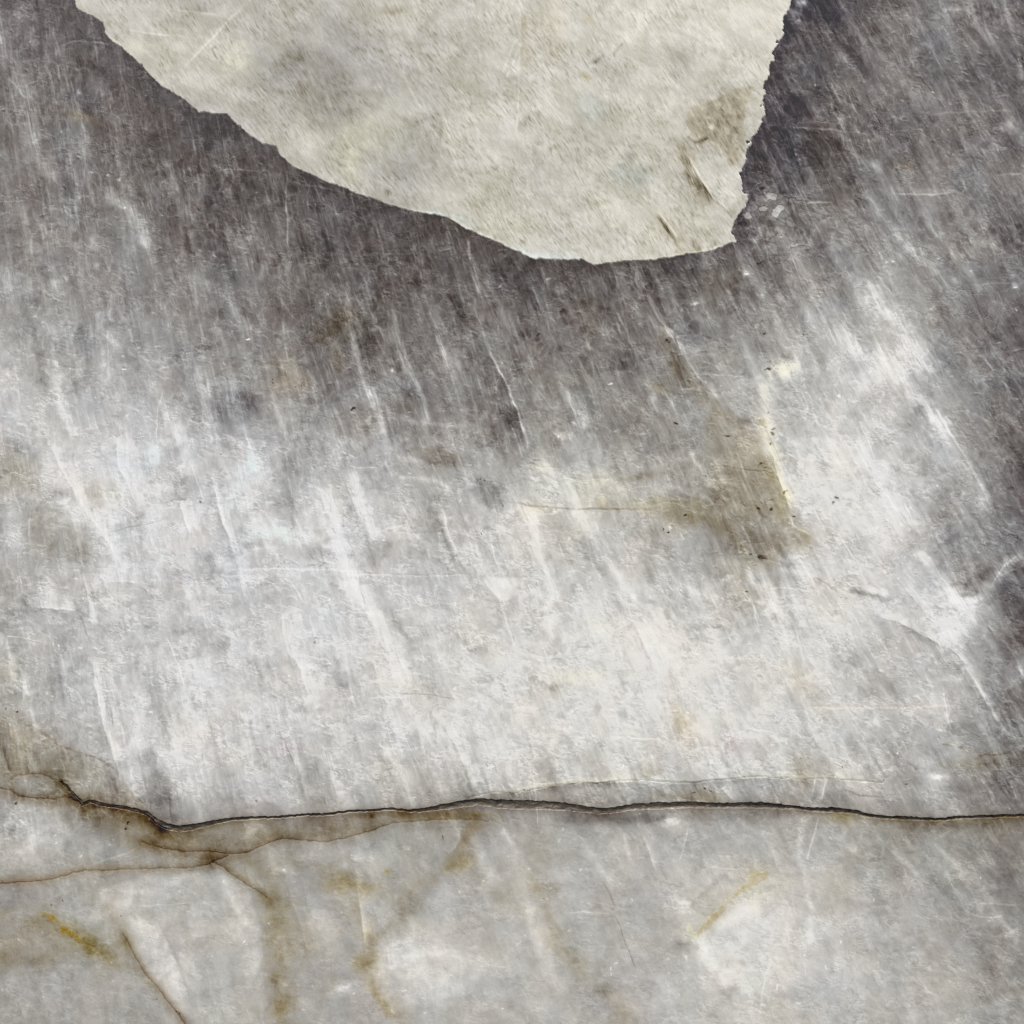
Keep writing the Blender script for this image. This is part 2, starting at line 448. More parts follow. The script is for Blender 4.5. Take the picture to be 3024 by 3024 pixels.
('I','g',9,14,[(1250,1000),(1330,1120),(1480,1230)]),
('I','g',8,12,[(1480,1000),(1640,1200),(1740,1400)]),
('I','g',9,14,[(1700,1200),(1760,1300),(1900,1500)]),
('I','l',3,18,[(1680,1300),(1740,1308),(1932,1312)]),
('I','g',18,-12,[(1450,1180),(1600,1330),(1760,1700)]),
('I','g',16,-16,[(1300,900),(1500,900),(1760,900)]),
('I','g',18,-12,[(0,860),(400,850),(700,840)]),
('I','g',18,12,[(1250,60),(1400,200),(1560,300)]),
('I','l',3,12,[(560,1900),(580,1720),(640,1560)]),
('I','l',3,12,[(1300,1650),(1440,1760),(1500,1800)]),
('I','g',20,-6,[(120,290),(180,380),(210,460)],'beige'),
# broad soft veins under the crack
('G','g',38,-6,[(1100,1050),(1250,1060),(1400,1150),(1480,1300),(1560,1500),(1700,1700)],'beige',.9),
('G','g',26,-8,[(1500,1060),(1620,1110),(1800,1180),(1932,1240)],'beige',1),
('G','g',38,-5,[(1390,1250),(1430,1450),(1480,1700),(1500,1932)],'beige',1),
('G','g',26,-12,[(0,1360),(180,1400),(380,1470),(560,1560),(700,1640)],'beige',1.2),
('G','g',30,-10,[(0,1600),(150,1620),(300,1560),(480,1530)],'beige',1),
('H','g',28,-8,[(780,880),(740,980),(690,1090),(560,1180),(420,1260)],'beige',1),
('H','g',30,-8,[(20,1180),(120,1250),(180,1400),(230,1540),(280,1700),(380,1900)],'beige',1.1),
('H','g',30,-10,[(450,1330),(330,1420),(240,1500)],'beige',.8),
('H','g',26,-3,[(740,1100),(900,1300),(1100,1400),(1200,1560)],'beige',.6),
('G','g',26,-9,[(430,800),(520,900),(640,960),(760,1010),(900,1060),(1080,1080)],'beige',1.2),
('G','g',20,-12,[(1250,1000),(1400,950),(1600,930),(1932,890)],'beige',.9),
]: stroke(*a)
for a in [
('A',420,612,110,34,10,'ochre',8,.8),('A',160,495,28,26,28),('A',500,1230,22,30,26),('A',200,990,38,45,-22),('A',560,370,50,25,-12),
('A',170,1200,70,60,14),('A',640,660,20,20,-10),('A',330,1180,40,30,-10),('A',1450,1400,60,30,20),('A',720,1250,40,30,20),
('A',1570,1280,140,80,-10),('A',1800,1300,120,120,-8),('A',1700,1720,100,60,-6,'beige',0,.4),('A',100,90,60,40,14),
('A',1000,1250,60,50,-12),('A',500,1080,70,60,-8),('A',1260,1230,50,40,14),('A',860,1060,60,60,-10),('A',620,1560,90,60,-8),
('B',560,1500,60,50,10),('B',450,1440,40,20,-14),('B',1740,1530,40,30,-10),('B',1600,1760,60,60,-8),('B',1680,1650,40,30,16),('B',1780,1730,20,20,22),
('B',930,1500,40,24,20),('B',1180,1430,20,20,22),('B',1440,1700,50,30,16),('B',1300,1560,60,40,-8),('B',250,1780,60,90,-14),('B',60,1700,60,80,-8,'beige'),
('B',1060,1560,40,80,-8),('B',1380,1570,80,50,-6),
('C',1010,190,60,40,24),('C',1220,295,36,30,24),('C',1270,70,60,22,30),('C',1560,40,60,20,22),('C',1850,650,34,34,50),('C',780,20,26,26,100),
('C',735,85,24,30,50),('C',765,115,8,8,60),('C',900,80,110,70,-6,'navy',0,.7),('C',700,830,90,110,-5,'navy',0,.5),('C',1480,480,40,30,20),('C',1000,600,30,30,14),
('C',1150,860,36,18,16),('C',1470,1040,40,20,18),('C',780,370,14,20,24),('C',1600,480,80,70,-10),('C',1850,800,50,80,-16),('C',1300,840,60,30,-12,'brown'),
('C',720,620,80,120,-4,'navy',0,.5),('C',860,760,60,80,-8),('C',1100,250,70,60,10),('C',1300,120,200,60,8),('C',1150,620,100,60,-8),('C',1330,690,60,40,10),
('C',620,1150,130,110,14),('C',1600,1280,160,60,10,'ochre',0,.25),('C',1700,1240,30,24,24),('C',1350,1620,40,30,-8),('C',1520,1640,60,60,-22),('C',1480,760,80,50,-8),
('C',1890,1480,24,26,46),('C',1600,1480,24,16,36),('C',1900,1600,36,40,-20),('C',1750,1720,110,90,-12),('C',1300,1340,50,24,16),('C',1160,1500,60,40,22),
('C',480,1430,26,22,28),('C',540,1530,30,20,14),('C',250,1590,30,20,24),('C',1210,1600,60,30,18),('C',1340,1840,110,90,26),('C',700,1930,80,26,30,'cream'),
('C',300,1450,140,80,-6),('C',330,1700,60,50,-10),('C',900,1850,50,50,-10),('C',1440,1400,60,40,-6),('C',1240,1360,14,12,40),
('D',800,655,58,64,26,'cyan'),('D',1155,440,95,62,-18),('D',1310,410,60,36,-18),('D',1070,95,70,30,-20),('D',970,810,30,20,-26),('D',1500,740,95,100,-20),
('D',1285,1068,34,30,-24),('D',1010,870,60,50,-16),('D',1265,740,70,105,24,'cyan'),('D',1500,240,110,110,6,'beige',0,1.2),('D',1570,290,60,40,6,'beige',0,.6),('D',60,760,110,110,-11,'beige',0,.7),
('D',270,1080,170,110,-12,'beige',20,.7),('D',60,1080,40,60,14),('D',120,60,70,34,-18),('D',220,280,60,30,-22),('D',110,640,50,40,-22),('D',320,880,50,50,-22),
('D',500,860,90,80,-12,'beige'),('D',400,1190,40,24,-24),('D',860,910,80,26,-18),('D',1500,920,100,50,-18),('D',1650,1160,130,36,-24),('D',1470,1080,160,50,12,'cyan'),
('D',1340,1150,80,24,-18),('D',1850,560,90,80,-9,'beige',0,.5),('D',1750,60,150,70,-9,'beige',0,.5),('D',1880,130,60,60,-14),('D',940,1290,40,36,-16),('D',930,1440,24,50,-16),
('D',1180,1450,40,26,-20),('D',220,1400,100,40,16),('D',200,1500,180,20,-14),('D',330,1640,90,80,-12),('D',330,1830,60,60,-12),('D',740,1880,60,90,-14),
('D',1380,1430,60,40,-14),('D',1400,1780,90,50,-14),('D',950,1570,60,20,-18),('D',770,1540,50,20,-16),('D',780,1640,60,20,-12),('D',340,1000,110,60,14),
('D',340,640,110,50,12),('D',560,1280,180,60,12),('D',780,1060,90,80,12),('D',1040,1400,90,70,12),('D',30,1820,60,110,-4,'beige',0,1.3),('D',1480,850,30,30,-10),
('D',1690,1750,140,50,-10),('D',660,1000,50,40,-18),('D',1350,40,30,60,20),('D',1250,570,50,10,-10),('D',780,820,50,20,-20),('D',920,590,50,40,18),('D',700,1090,90,50,-14),
('D',450,120,70,40,-10),('D',1840,280,60,60,-10),('D',1450,430,50,60,14),('D',1620,1500,60,80,-10),('D',900,760,60,30,-14),
('E',250,390,60,70,18),('E',620,590,100,40,16),('E',900,280,60,40,-16),('E',960,470,60,50,-16),('E',800,240,50,60,-12),('E',1310,450,60,30,-16),('E',1500,240,190,90,-16),
('E',1060,185,40,20,-14),('E',1560,510,110,60,-22),('E',1720,620,110,55,-24),('E',590,700,110,35,-16),('E',880,560,50,60,-10),('E',1380,830,150,70,18,'cream'),
('E',860,870,130,50,-20),('E',1110,740,70,30,16,'cream'),('E',920,1340,60,30,22),('E',960,1450,60,60,-14),('E',780,1690,60,26,-26),('E',1205,1895,40,40,-12,'beige',0,.5),
('E',1690,420,60,70,26),('E',1500,270,70,20,22),('E',1400,530,40,30,-14),('E',1620,780,90,30,-22,'beige'),('E',1840,760,100,60,-16),('E',110,1330,60,90,10),
('E',270,1170,70,40,-22),('E',560,920,50,30,-14),('E',570,1270,40,24,-16),('E',140,640,70,40,16),('E',230,660,24,16,-20),('E',470,560,90,50,-8,'beige',0,.5),
('E',100,740,40,40,-12),('E',420,430,70,50,-8,'beige',0,.5),('E',1820,270,90,80,-16,'beige'),('E',1740,330,40,30,8,'ochre'),('E',1600,940,200,40,-4,'beige',0,.6),('E',1880,1000,100,60,-6,'beige'),
('E',1080,930,60,20,4,'ochre',0,.4),('E',1430,920,30,20,2,'ochre'),('E',1700,1580,90,90,12),('E',560,1100,60,60,-8),('E',340,1080,120,60,8),('E',560,740,60,40,-8),
('E',1300,1830,120,60,8,'cream'),('E',870,1050,24,18,-20),('E',1630,1130,16,12,-20),('E',1280,1350,16,12,-16),('E',1690,1310,40,30,-12),('E',1380,1600,120,70,8),('E',1260,560,70,30,20),
('E',1340,680,60,40,-14),('E',100,1850,70,60,-14),('E',40,1780,60,60,-8),('E',660,1470,70,60,8),('E',60,200,60,60,-10,'beige'),
('F',700,250,70,44,22,'cream',0,.6),('F',560,700,130,130,-3,'beige',50,.2),('F',350,880,40,46,-18),('F',460,520,50,24,-30),('F',620,1120,150,64,-5,'w',0,1),('F',790,1110,50,40,-16,'ochre',0,.6),
('F',250,1000,140,50,-2,'ochre',25,.35),('F',330,1060,60,40,-6,'ochre',0,.3),('F',690,930,50,70,-6,'yellow',0,.4),('F',540,505,26,24,-4,'yellow',0,.5),('F',430,1250,90,60,-10,'beige'),('F',480,1420,60,80,-10,'beige'),
('F',1390,420,30,26,-34),('F',1440,760,44,34,-40),('F',1460,950,70,90,-20),('F',880,720,50,30,-24),('F',780,650,60,24,-20),('F',960,1070,24,30,-20),('F',1330,1130,60,50,-18),
('F',1560,1200,120,120,-24),('F',1700,1330,80,60,-30),('F',1320,500,50,40,-22),('F',1150,420,50,40,-16),('F',700,530,70,36,-20),('F',1900,1560,60,170,-16),('F',1700,900,40,40,10),
('F',1820,1450,60,60,-24),('F',1900,1760,44,54,40),('F',1380,1600,60,26,-10),('F',1560,1560,70,60,20),('F',1100,700,140,80,14),('F',1150,300,60,50,14),('F',1000,560,60,50,-12),
('F',1020,800,70,90,-10),('F',860,940,30,60,-12),('F',700,840,40,90,10),('F',900,850,80,60,8),('F',1240,1000,90,110,12),('F',1500,1110,80,50,-14),('F',1330,640,40,40,-16),
('F',180,80,100,60,-10),('F',120,360,90,80,-6),('F',60,520,70,60,-6),('F',400,330,60,60,10),('F',860,330,80,60,-8),('F',1840,560,60,80,-12),('F',1740,430,60,50,-10),('F',1480,560,60,70,8),
('F',1020,160,60,60,10),('F',330,340,30,30,16),('F',540,940,60,40,-8,'beige'),('F',1110,1690,140,70,-14),('F',1300,1850,120,70,-12),('F',750,1800,60,140,-10,'beige'),('F',300,1700,120,80,6),
('F',1090,1150,60,60,-10),('F',1240,1210,40,30,-12),('F',1900,1000,60,200,-8),('F',1760,1480,40,30,26),('F',1500,1000,60,40,-14),('F',40,940,80,30,6,'cream'),
('G',50,500,120,170,-12,'beige',0,1.2),('G',340,600,170,90,-18,'beige'),('G',750,530,50,50,-24),('G',850,760,60,60,-24),('G',920,870,90,24,-24),('G',1640,640,40,60,-14),('G',290,340,70,70,8),
('G',1000,100,110,110,10),('G',1380,140,110,80,-10),('G',1460,480,110,60,-10,'pink'),('G',1350,800,90,50,-6,'pink'),('G',1850,180,80,60,-12),('G',1480,960,70,30,-8),('G',760,400,30,30,-8),
('G',190,950,130,110,20),('G',550,1030,70,40,14),('G',480,1355,60,36,22),('G',1310,930,34,60,34),('G',1140,950,70,30,10),('G',1030,980,30,16,22,'ochre'),('G',620,870,60,36,-14,'ochre',0,1.3),
('G',180,690,60,30,6),('G',980,1080,60,12,14),('G',1780,1730,40,34,26),('G',1660,1380,130,120,12),('G',1810,1210,110,24,-6,'ochre',5,.8),('G',1860,1260,40,40,-8,'ochre'),
('G',1430,1290,80,70,-12,'ochre',0,.6),('G',640,1490,50,26,-14,'ochre'),('G',1450,1480,60,100,-4,'ochre',0,.5),('G',100,1500,130,50,-6,'ochre',0,.5),('G',0,1600,50,60,-12,'ochre',0,.5),
('G',780,1590,30,24,-14),('G',1000,1530,60,40,-10),('G',1500,1080,90,60,6),('G',200,1780,200,100,6),('G',960,1180,150,40,8),('G',1880,1600,50,40,-10,'ochre',0,1),
('G',1440,1720,26,30,-24),('G',1470,1860,40,60,-10,'ochre'),('G',250,1280,90,16,-6),('G',180,1060,160,40,-6),('G',1650,890,90,40,-14),('G',1130,1100,60,26,-10,'brown',0,.6),('G',500,760,80,30,-14,'brown'),
('G',900,960,90,30,-16,'ochre'),('G',720,900,90,30,-12,'ochre'),('G',1400,900,60,30,-6),('G',100,1240,100,30,-8),('G',500,1200,110,30,-8),('G',1100,1600,80,200,-6),
('H',490,1780,200,110,6),('H',490,1580,220,110,16),('H',450,1330,130,60,-14),('H',690,1100,55,40,-12,'yellow',0,.5),('H',300,1130,22,14,-12,'yellow',0,1.0),('H',250,1060,110,60,8),
('H',1120,1240,70,50,-16,'beige'),('H',1830,890,34,30,34),('H',850,1150,50,50,18),('H',240,1560,70,60,-8,'ochre',0,.5),('H',170,1590,40,30,-10,'yellow',0,.4),('H',90,1220,100,26,-4,'yellow',5,.4),
('H',1470,1740,50,36,-20),('H',1000,950,50,50,10),('H',340,1160,90,70,-6),('H',1380,640,20,20,-24),('H',1200,200,30,20,-22),('H',1460,620,20,20,-10),('H',1690,610,60,30,-26,'beige'),
('H',1850,380,50,90,-20,'beige',-20),('H',1100,400,60,30,-10),('H',250,420,80,60,-14),('H',180,280,90,40,-10),('H',700,700,60,60,-8),('H',900,230,130,60,12),('H',640,420,60,30,10),
('H',1340,740,80,24,14),('H',1500,1180,60,60,10),('H',560,920,60,40,-14),('H',1880,1280,50,30,22),('H',1860,1510,40,30,-20),('H',1900,1420,24,40,8,'cream',0,2),('H',60,1740,50,40,22),
('H',1770,1800,120,90,8),('H',620,1610,40,30,-8),('H',920,1700,40,50,-10),('H',540,1820,60,40,-10),('H',1600,1300,120,80,-8),('H',1330,1500,60,80,-10),('H',1250,1150,120,40,6),
('I',1850,250,90,200,-18),('I',1700,570,170,40,-9,'beige',0,.5),('I',1480,655,60,26,32),('I',1420,550,60,26,16),('I',780,600,60,70,-18,'brown',0,.7),('I',1300,550,60,34,-20),('I',1560,420,100,50,-14),
('I',300,1560,60,60,14),('I',980,860,46,26,-8,'yellow',0,.6),('I',150,880,60,50,30),('I',60,940,60,60,-8),('I',1030,1000,34,34,24),('I',330,1060,40,40,14),('I',200,1290,36,30,22),
('I',160,1540,90,40,-14),('I',600,1400,30,30,14),('I',1850,1200,110,200,-12),('I',1700,1000,160,80,-8),('I',1200,1250,160,100,-6),('I',1330,1500,50,50,-12),('I',700,980,50,50,-12),
('I',1300,380,60,60,-10),('I',1180,370,50,40,14),('I',1340,320,20,14,26),('I',1550,150,60,30,14),('I',1690,210,40,20,12),('I',1900,90,40,60,54),('I',1840,150,40,40,22),('I',1000,60,90,50,-12),
('I',1200,200,90,60,-12),('I',480,220,110,60,-8),('I',500,440,90,20,14),('I',450,480,90,40,-8,'pink'),('I',1760,1740,70,110,-10),('I',840,1500,50,110,8),('I',280,1900,200,60,6),
('I',1460,740,90,50,14),('I',1640,720,90,60,-14),('I',1840,700,60,60,-16),('I',950,720,120,40,-14),('I',700,740,60,40,-8),('I',1870,1450,30,24,20),('I',250,300,60,60,8),
('I',1340,1640,160,60,-6),('I',540,1160,60,40,-4,'beige'),('I',560,1290,60,60,2,'cream'),('I',300,780,60,30,-6,'ochre',0,.4),
]: blob(*a)

for a in [
('F',[(330,430),(470,500),(560,640),(640,760),(700,890),(730,1000),(800,1080),(845,1130),(790,1190),(700,1180),(600,1260),(520,1240),(430,1180),(380,1100),(250,1050),(120,1010),(0,975),(-200,965),(-200,930),(150,915),(300,890),(320,780),(290,640),(280,520)],20,-8,'beige',1.1),
('F',[(180,960),(330,960),(420,1060),(560,1080),(700,1060),(790,1120),(690,1180),(540,1220),(400,1120),(230,1060)],20,-7,'w',.6),
('F',[(560,520),(640,640),(670,780),(700,880),(640,860),(560,740),(510,600)],12,5,'ochre',.5),
('E',[(700,200),(830,60),(900,230),(960,380),(1030,540),(1060,700),(1000,745),(900,700),(820,560),(740,400)],12,-11,'w',1),
('E',[(830,1308),(1000,1310),(1000,1340),(930,1440),(870,1380)],5,16,'w',1),
('H',[(270,1520),(420,1480),(560,1450),(700,1560),(720,1750),(600,1850),(300,1800),(260,1650)],20,12,'w',1),
('G',[(20,770),(300,790),(370,930),(330,1040),(150,1130),(0,1150),(-60,900)],16,14,'w',1),
('G',[(520,1250),(760,1170),(1140,1130),(1290,1230),(1340,1500),(1380,1932),(980,1932),(700,1560)],9,12,'w',1),
('I',[(240,1480),(500,1300),(700,1400),(720,1700),(500,1800),(330,1650)],22,10,'w',1),
('F',[(640,600),(900,560),(1150,600),(1300,900),(1300,1100),(1000,1100),(800,1000),(700,880)],24,9,'w',1),
('H',[(770,762),(860,736),(1000,734),(1180,698),(1330,684),(1500,680),(1932,684),(1932,785),(1500,800),(1400,810),(1250,790),(900,775)],3.5,-15,'w',1),
('I',[(200,676),(420,666),(560,654),(920,662),(1100,800),(700,790),(560,780),(200,785)],3.5,-9,'w',1),
('G',[(0,330),(180,380),(300,480),(560,570),(640,720),(760,800),(540,790),(430,780),(300,660),(0,640),(-100,500)],22,-8,'beige',.7),
('D',[(0,620),(90,600),(200,740),(180,860),(60,860),(-40,900)],22,-9,'beige',.5),
('D',[(120,980),(300,960),(440,1060),(470,1180),(380,1240),(260,1170),(150,1100)],26,-9,'beige',.4),
('D',[(1060,390),(1250,330),(1400,370),(1360,440),(1250,530),(1110,510)],9,-16,'w',1),
('D',[(1420,660),(1590,650),(1600,800),(1560,960),(1430,930),(1400,780)],12,-12,'w',1),
('E',[(430,630),(560,620),(700,660),(720,740),(600,740),(500,690)],7,-12,'beige',.6),
('E',[(780,830),(880,800),(950,860),(1020,930),(960,960),(800,920),(740,870)],7,-12,'w',1),
('C',[(540,1030),(700,1020),(790,1120),(820,1290),(700,1380),(560,1330),(460,1260),(440,1180)],10,8,'w',1),
('A',[(880,640),(1060,700),(1180,860),(1100,920),(900,860),(700,860),(640,780)],18,-8,'w',1),
('B',[(640,1560),(700,1540),(760,1640),(800,1700),(740,1720),(680,1660)],6,-12,'w',1),
('G',[(800,905),(930,930),(1130,895),(1440,872),(1932,835),(1932,925),(1680,975),(1460,965),(1290,1035),(1080,1030),(870,1015),(740,960)],10,-9,'beige',.7),
('H',[(230,835),(500,815),(760,800),(850,850),(700,868),(540,866),(400,880),(240,925)],8,-9,'beige',.7),
]: region(*a)

for a in [('S',700,1400,330,230,7),('S',2560,1400,230,330,9),('S',1950,1950,420,190,5),('S',560,2100,330,160,4),('S',1000,1950,300,160,4),('S',1750,1480,230,120,4,'cream',0,.35),('S',2380,1720,220,120,5),
 ('S',950,1180,60,90,-9),('S',1500,1250,60,160,-8),('S',1230,1620,90,50,-8),('S',280,1750,80,90,-7),('S',2000,1230,150,60,-8),('S',2480,1480,70,110,-7),('S',1330,1780,120,60,-6),('S',830,2160,140,50,-6),
 ('S',700,2700,180,120,6),('S',1300,2870,200,110,7),('S',2250,2820,260,120,7),('S',2120,2620,130,80,5),('S',140,2470,80,60,6)]: blob(*a)
LB = L.copy()
# ---- stone texture on top of the drawn tone ----
dark = sst(185, 95, L)                       # 1 in the smoky zones
# fibrous streaks along the flow
U_ = (Y+Q*.3)
Qn = Q+5*fbm(X/60, Y/60, 40, 2)
msk = sst(-.35, .55, fbm(X/260, Y/330, 49, 3))
st1 = fbm(Qn/48, U_/330, 41, 5, .62)
L += (5+2.5*dark)*np.tanh(1.5*st1)
st2 = fbm(Qn/15, U_/120, 45, 4, .65)
L += (3+3.5*msk)*st2*(1+.4*dark)
# ragged milky patches, drawn out along the same grain
p1 = fbm(Qn/80+.35*st1, U_/120, 61, 5, .66)
L += (9+4*dark)*np.tanh(1.7*p1)
p2 = fbm(Qn/30+.3*p1, U_/36, 63, 4, .66)
L += (8+4*dark)*np.tanh(1.5*p2)*sst(-.9, .5, fbm(X/210, Y/160, 64, 2))
# straight pale fibres in bundles, three slightly different bearings
for k_, (tw, wd, ln, am, sd_) in enumerate(((0, 26, 520, 12, 51), (.10, 13, 300, 12, 52), (-.13, 15, 340, 9, 53), (.22, 10, 240, 8, 54))):
    r_ = np.clip(1-np.abs(perlin((Q+tw*Y)/wd, U_/ln, sd_))*4.5, 0, 1)**2
    L += r_*am*(.25+.7*dark)*sst(-.05, .6, fbm(X/150+k_*7, Y/210, 56+k_, 3))
# smoky windows showing through the milk
pw = fbm(Qn/46+.3*p1, U_/60, 59, 5, .62)
L -= 19*sst(.12, .9, pw)*(1-.6*dark)*sst(-.5, .4, fbm(X/190, Y/190, 60, 2))
# web of healed micro-cracks: creased noise, cells drawn out along the grain
def crease(x, y, seed):
    a = 1-np.abs(perlin(x, y, seed))*2.6; b = 1-np.abs(perlin(x*2.1, y*2.1, seed+5))*2.6; c = 1-np.abs(perlin(x*4.3, y*4.3, seed+9))*2.4
    return np.clip(a, 0, 1)**3*.5+np.clip(b, 0, 1)**3*.35*np.clip(a+.9, 0, 1.5)+np.clip(c, 0, 1)**3*.25
wq = 9*fbm(X/50, Y/50, 115, 3)
cw = crease((Qn+wq)/42, (U_+wq)/84, 116)
cw2 = crease((X*.96+Y*.26)/46, (-X*.26+Y*.96+wq)/20, 118)
L += (cw-.16)*(17+12*dark)*sst(-.6, .5, fbm(X/160, Y/160, 119, 3))
L += (cw2-.16)*(13+5*dark)*sst(-.3, .5, fbm(X/130, Y/110, 120, 3))
L += dark*13*sst(.15, 1., fbm(Qn/30, U_/120, 121, 5, .66))
tw = crease((X+wq*2)/44, (Y+wq*2)/62, 123)
L += (tw-.15)*26*dark*sst(1900, 2500, X)*sst(-.5, .4, fbm(X/140, Y/140, 124, 2))
# fine flecks along the grain
fl = fbm(Qn/5.5, U_/19, 57, 2)
L += 13*sst(.35, 1., fl)*msk-13*sst(.35, 1., -fl)*(.5+.6*dark)
# crystal grains with pale web between them
gx_ = X + 5*fbm(X/26, Y/26, 71, 3); gy_ = Y + 5*fbm(X/30, Y/30, 74, 3)
f1, f2, idv = worley(gx_/30, gy_/34, 77)
gr = sst(.03, .45, f2-f1)
gm = sst(-.35, .5, fbm(X/170, Y/150, 81, 3))
rt = dark*sst(2150, 2700, X)
L -= gr*(idv < .30+.1*rt)*(8+11*dark-4*rt)*gm*np.clip(1+.5*p2, 0, 2)
L += gr*(idv > .9)*(9+9*dark)*gm*np.clip(.6+p2, 0, 2)
L += (1-sst(.0, .16, f2-f1))*(1+8*dark)*gm*np.clip(.8+p2, 0, 2)
g1b, g2b, idb = worley(gx_/17+9, gy_/15, 78)
gm2 = sst(-.1, .6, fbm(X/130, Y/110, 82, 3))
L += (idb-.5)*18*gm2*sst(.02, .35, g2b-g1b)
TRg = gr*(idv < .3)*dark
# conchoidal flakes: saw-tooth of a warped field gives crisp-edged, one-sided lights
def flakes(n, k, amp, msk_):
    v = n*k; fr = v-np.floor(v)
    return amp*msk_*(sst(.0, .07, fr)*(1-fr)**1.5-.28)
xh = X*.96+Y*.26; yh = -X*.26+Y*.96
fm = sst(-.1, .45, fbm(X/120+7, Y/80, 91, 3))
L += flakes(yh/60+1.1*fbm(xh/85, yh/38, 93, 4), 1., 24, fm)
fm2 = sst(-.1, .45, fbm(X/80+3, Y/60, 95, 3))
L += flakes(yh/26+1.1*fbm(xh/38, yh/17, 97, 3), 1., 26, fm2)
# short chips lying across the grain
ch = fbm(xh/24, yh/6.5, 101, 2)
L += 17*sst(.35, .95, ch)*fm2 - 13*sst(.4, 1.0, -ch)*fm
# pale milk clouds saturating
L = L-1*sst(150, 195, L)
L = np.where(L > 214, 214+(L-214)*.6, L)
# the lower ledge of the slab is milkier and smoother
lowm = sst(-10, 30, Y-(2385+90*sst(600, 0, X)-25*sst(0, 600, X)+25*fbm(X/60, Y/60, 105, 2)))
L = LB+(L-LB)*(1-(.46-.22*sst(1500, 2600, X))*lowm)
L += 7*lowm*np.tanh(1.6*fbm(WX/95, WY/80, 107, 5, .6))
# fine grit
L += 3.2*fbm(X/7, Y/7, 111, 2)*(.7+.5*dark)
# hair-fine scratches and cleavage lines
rs = np.random.default_rng(5)
for i in range(150):
    cx, cy = rs.uniform(0, 3024, 2); s_ = a0+b0*cx
    ang = np.arctan2(1, s_)+rs.normal(0, .12) if i % 4 else rs.normal(0.03, .1)
    ln = rs.uniform(25, 110)
    if cy > 2400 and i % 6: continue
    dx, dy = np.cos(ang)*ln, np.sin(ang)*ln; bx_, by_ = rs.normal(0, ln*.06, 2)
    stroke('S', 'l', rs.uniform(1.6, 2.6), rs.uniform(8, 22)*(1 if i % 5 else -1), [(cx-dx, cy-dy), (cx+bx_, cy+by_), (cx+dx, cy+dy)])
# thousands of hair-fine healed fractures and crystal chips, each laid down one by one
def splat(px, py, a, soft):
    acc = np.zeros((len(YS), len(XS)), F)
    fx = 50+(px+20)/3064*(NV-1); fy = 50+(py+20)/3064*(NV-1)
    ok = (fx > 1) & (fx < len(XS)-3) & (fy > 1) & (fy < len(YS)-3); fx, fy, a = fx[ok], fy[ok], a[ok]
    ix = fx.astype(int); iy = fy.astype(int); u = fx-ix; v = fy-iy
    for dx, wx in ((0, 1-u), (1, u)):
        for dy, wy in ((0, 1-v), (1, v)):
            np.add.at(acc, (iy+dy, ix+dx), a*wx*wy)
    for _ in range(soft):
        acc = (acc+.5*(np.roll(acc, 1, 0)+np.roll(acc, -1, 0)))*.5
        acc = (acc+.5*(np.roll(acc, 1, 1)+np.roll(acc, -1, 1)))*.5
    return acc
def look(A, x, y):
    return A[np.clip((50+(y+20)/3064*(NV-1)).astype(int), 0, len(YS)-1), np.clip((50+(x+20)/3064*(NV-1)).astype(int), 0, len(XS)-1)]
rh = np.random.default_rng(77)
cl1 = fbm(X/170, Y/230, 501, 3); cl2 = fbm(X/110, Y/90, 503, 3)
for n_, lo, hi, am, soft, jit in ((5200, 40, 230, 40, 1, .10), (1500, 100, 420, 84, 3, .08), (3600, 20, 100, 46, 1, .5)):
    hx_ = rh.uniform(-10, 3034, n_); hy_ = rh.uniform(-10, 3034, n_)
    keep = look(cl1, hx_, hy_)+rh.normal(0, .35, n_) > -.05
    hx_, hy_ = hx_[keep], hy_[keep]; m_ = len(hx_)
    ln = rh.uniform(lo, hi, m_); an = np.arctan2(1., a0+b0*hx_)+rh.normal(0, jit, m_)+.03; cv = rh.normal(0, .10, m_)
    am_ = rh.uniform(.25, 1, m_)**2.2*am*(.42+.8*look(dark, hx_, hy_))*np.where(rh.random(m_) < .16, -.7, 1)
    tt = np.linspace(-1, 1, 260)[None]
    wob = 2.2*np.sin(tt*rh.uniform(3, 9, (m_, 1))+rh.uniform(0, 6, (m_, 1)))
    ax_ = hx_[:, None]+np.cos(an+0)[:, None]*tt*ln[:, None]-np.sin(an)[:, None]*(cv[:, None]*ln[:, None]*tt*tt*.5+wob)
    ay_ = hy_[:, None]+np.sin(an+0)[:, None]*tt*ln[:, None]+np.cos(an)[:, None]*(cv[:, None]*ln[:, None]*tt*tt*.5+wob)
    w_ = (am_[:, None]*(1-tt**2)*np.clip(.8+.7*np.sin(tt*17+hx_[:, None]), .1, 2))*(2*ln[:, None]/260)/1.857*.75
    L += splat(ax_.ravel(), ay_.ravel(), w_.ravel(), soft)*(1-.78*lowm)*(1-.25*rt)
n_ = 9000
hx_ = rh.uniform(-10, 3034, n_); hy_ = rh.uniform(-10, 3034, n_); keep = look(cl2, hx_, hy_)+rh.normal(0, .25, n_) > .12
hx_, hy_ = hx_[keep], hy_[keep]; m_ = len(hx_)
ln = rh.uniform(4, 17, m_); an = rh.normal(.2, .35, m_); cv = rh.normal(.25, .35, m_); am_ = rh.uniform(.3, 1, m_)**1.5*56*(.8+.4*look(dark, hx_, hy_))
tt = np.linspace(-1, 1, 26)[None]
ax_ = hx_[:, None]+np.cos(an)[:, None]*tt*ln[:, None]-np.sin(an)[:, None]*cv[:, None]*ln[:, None]*tt*tt
ay_ = hy_[:, None]+np.sin(an)[:, None]*tt*ln[:, None]+np.cos(an)[:, None]*cv[:, None]*ln[:, None]*tt*tt
w_ = (am_[:, None]*(1-tt**2))*(2*ln[:, None]/26)/1.857
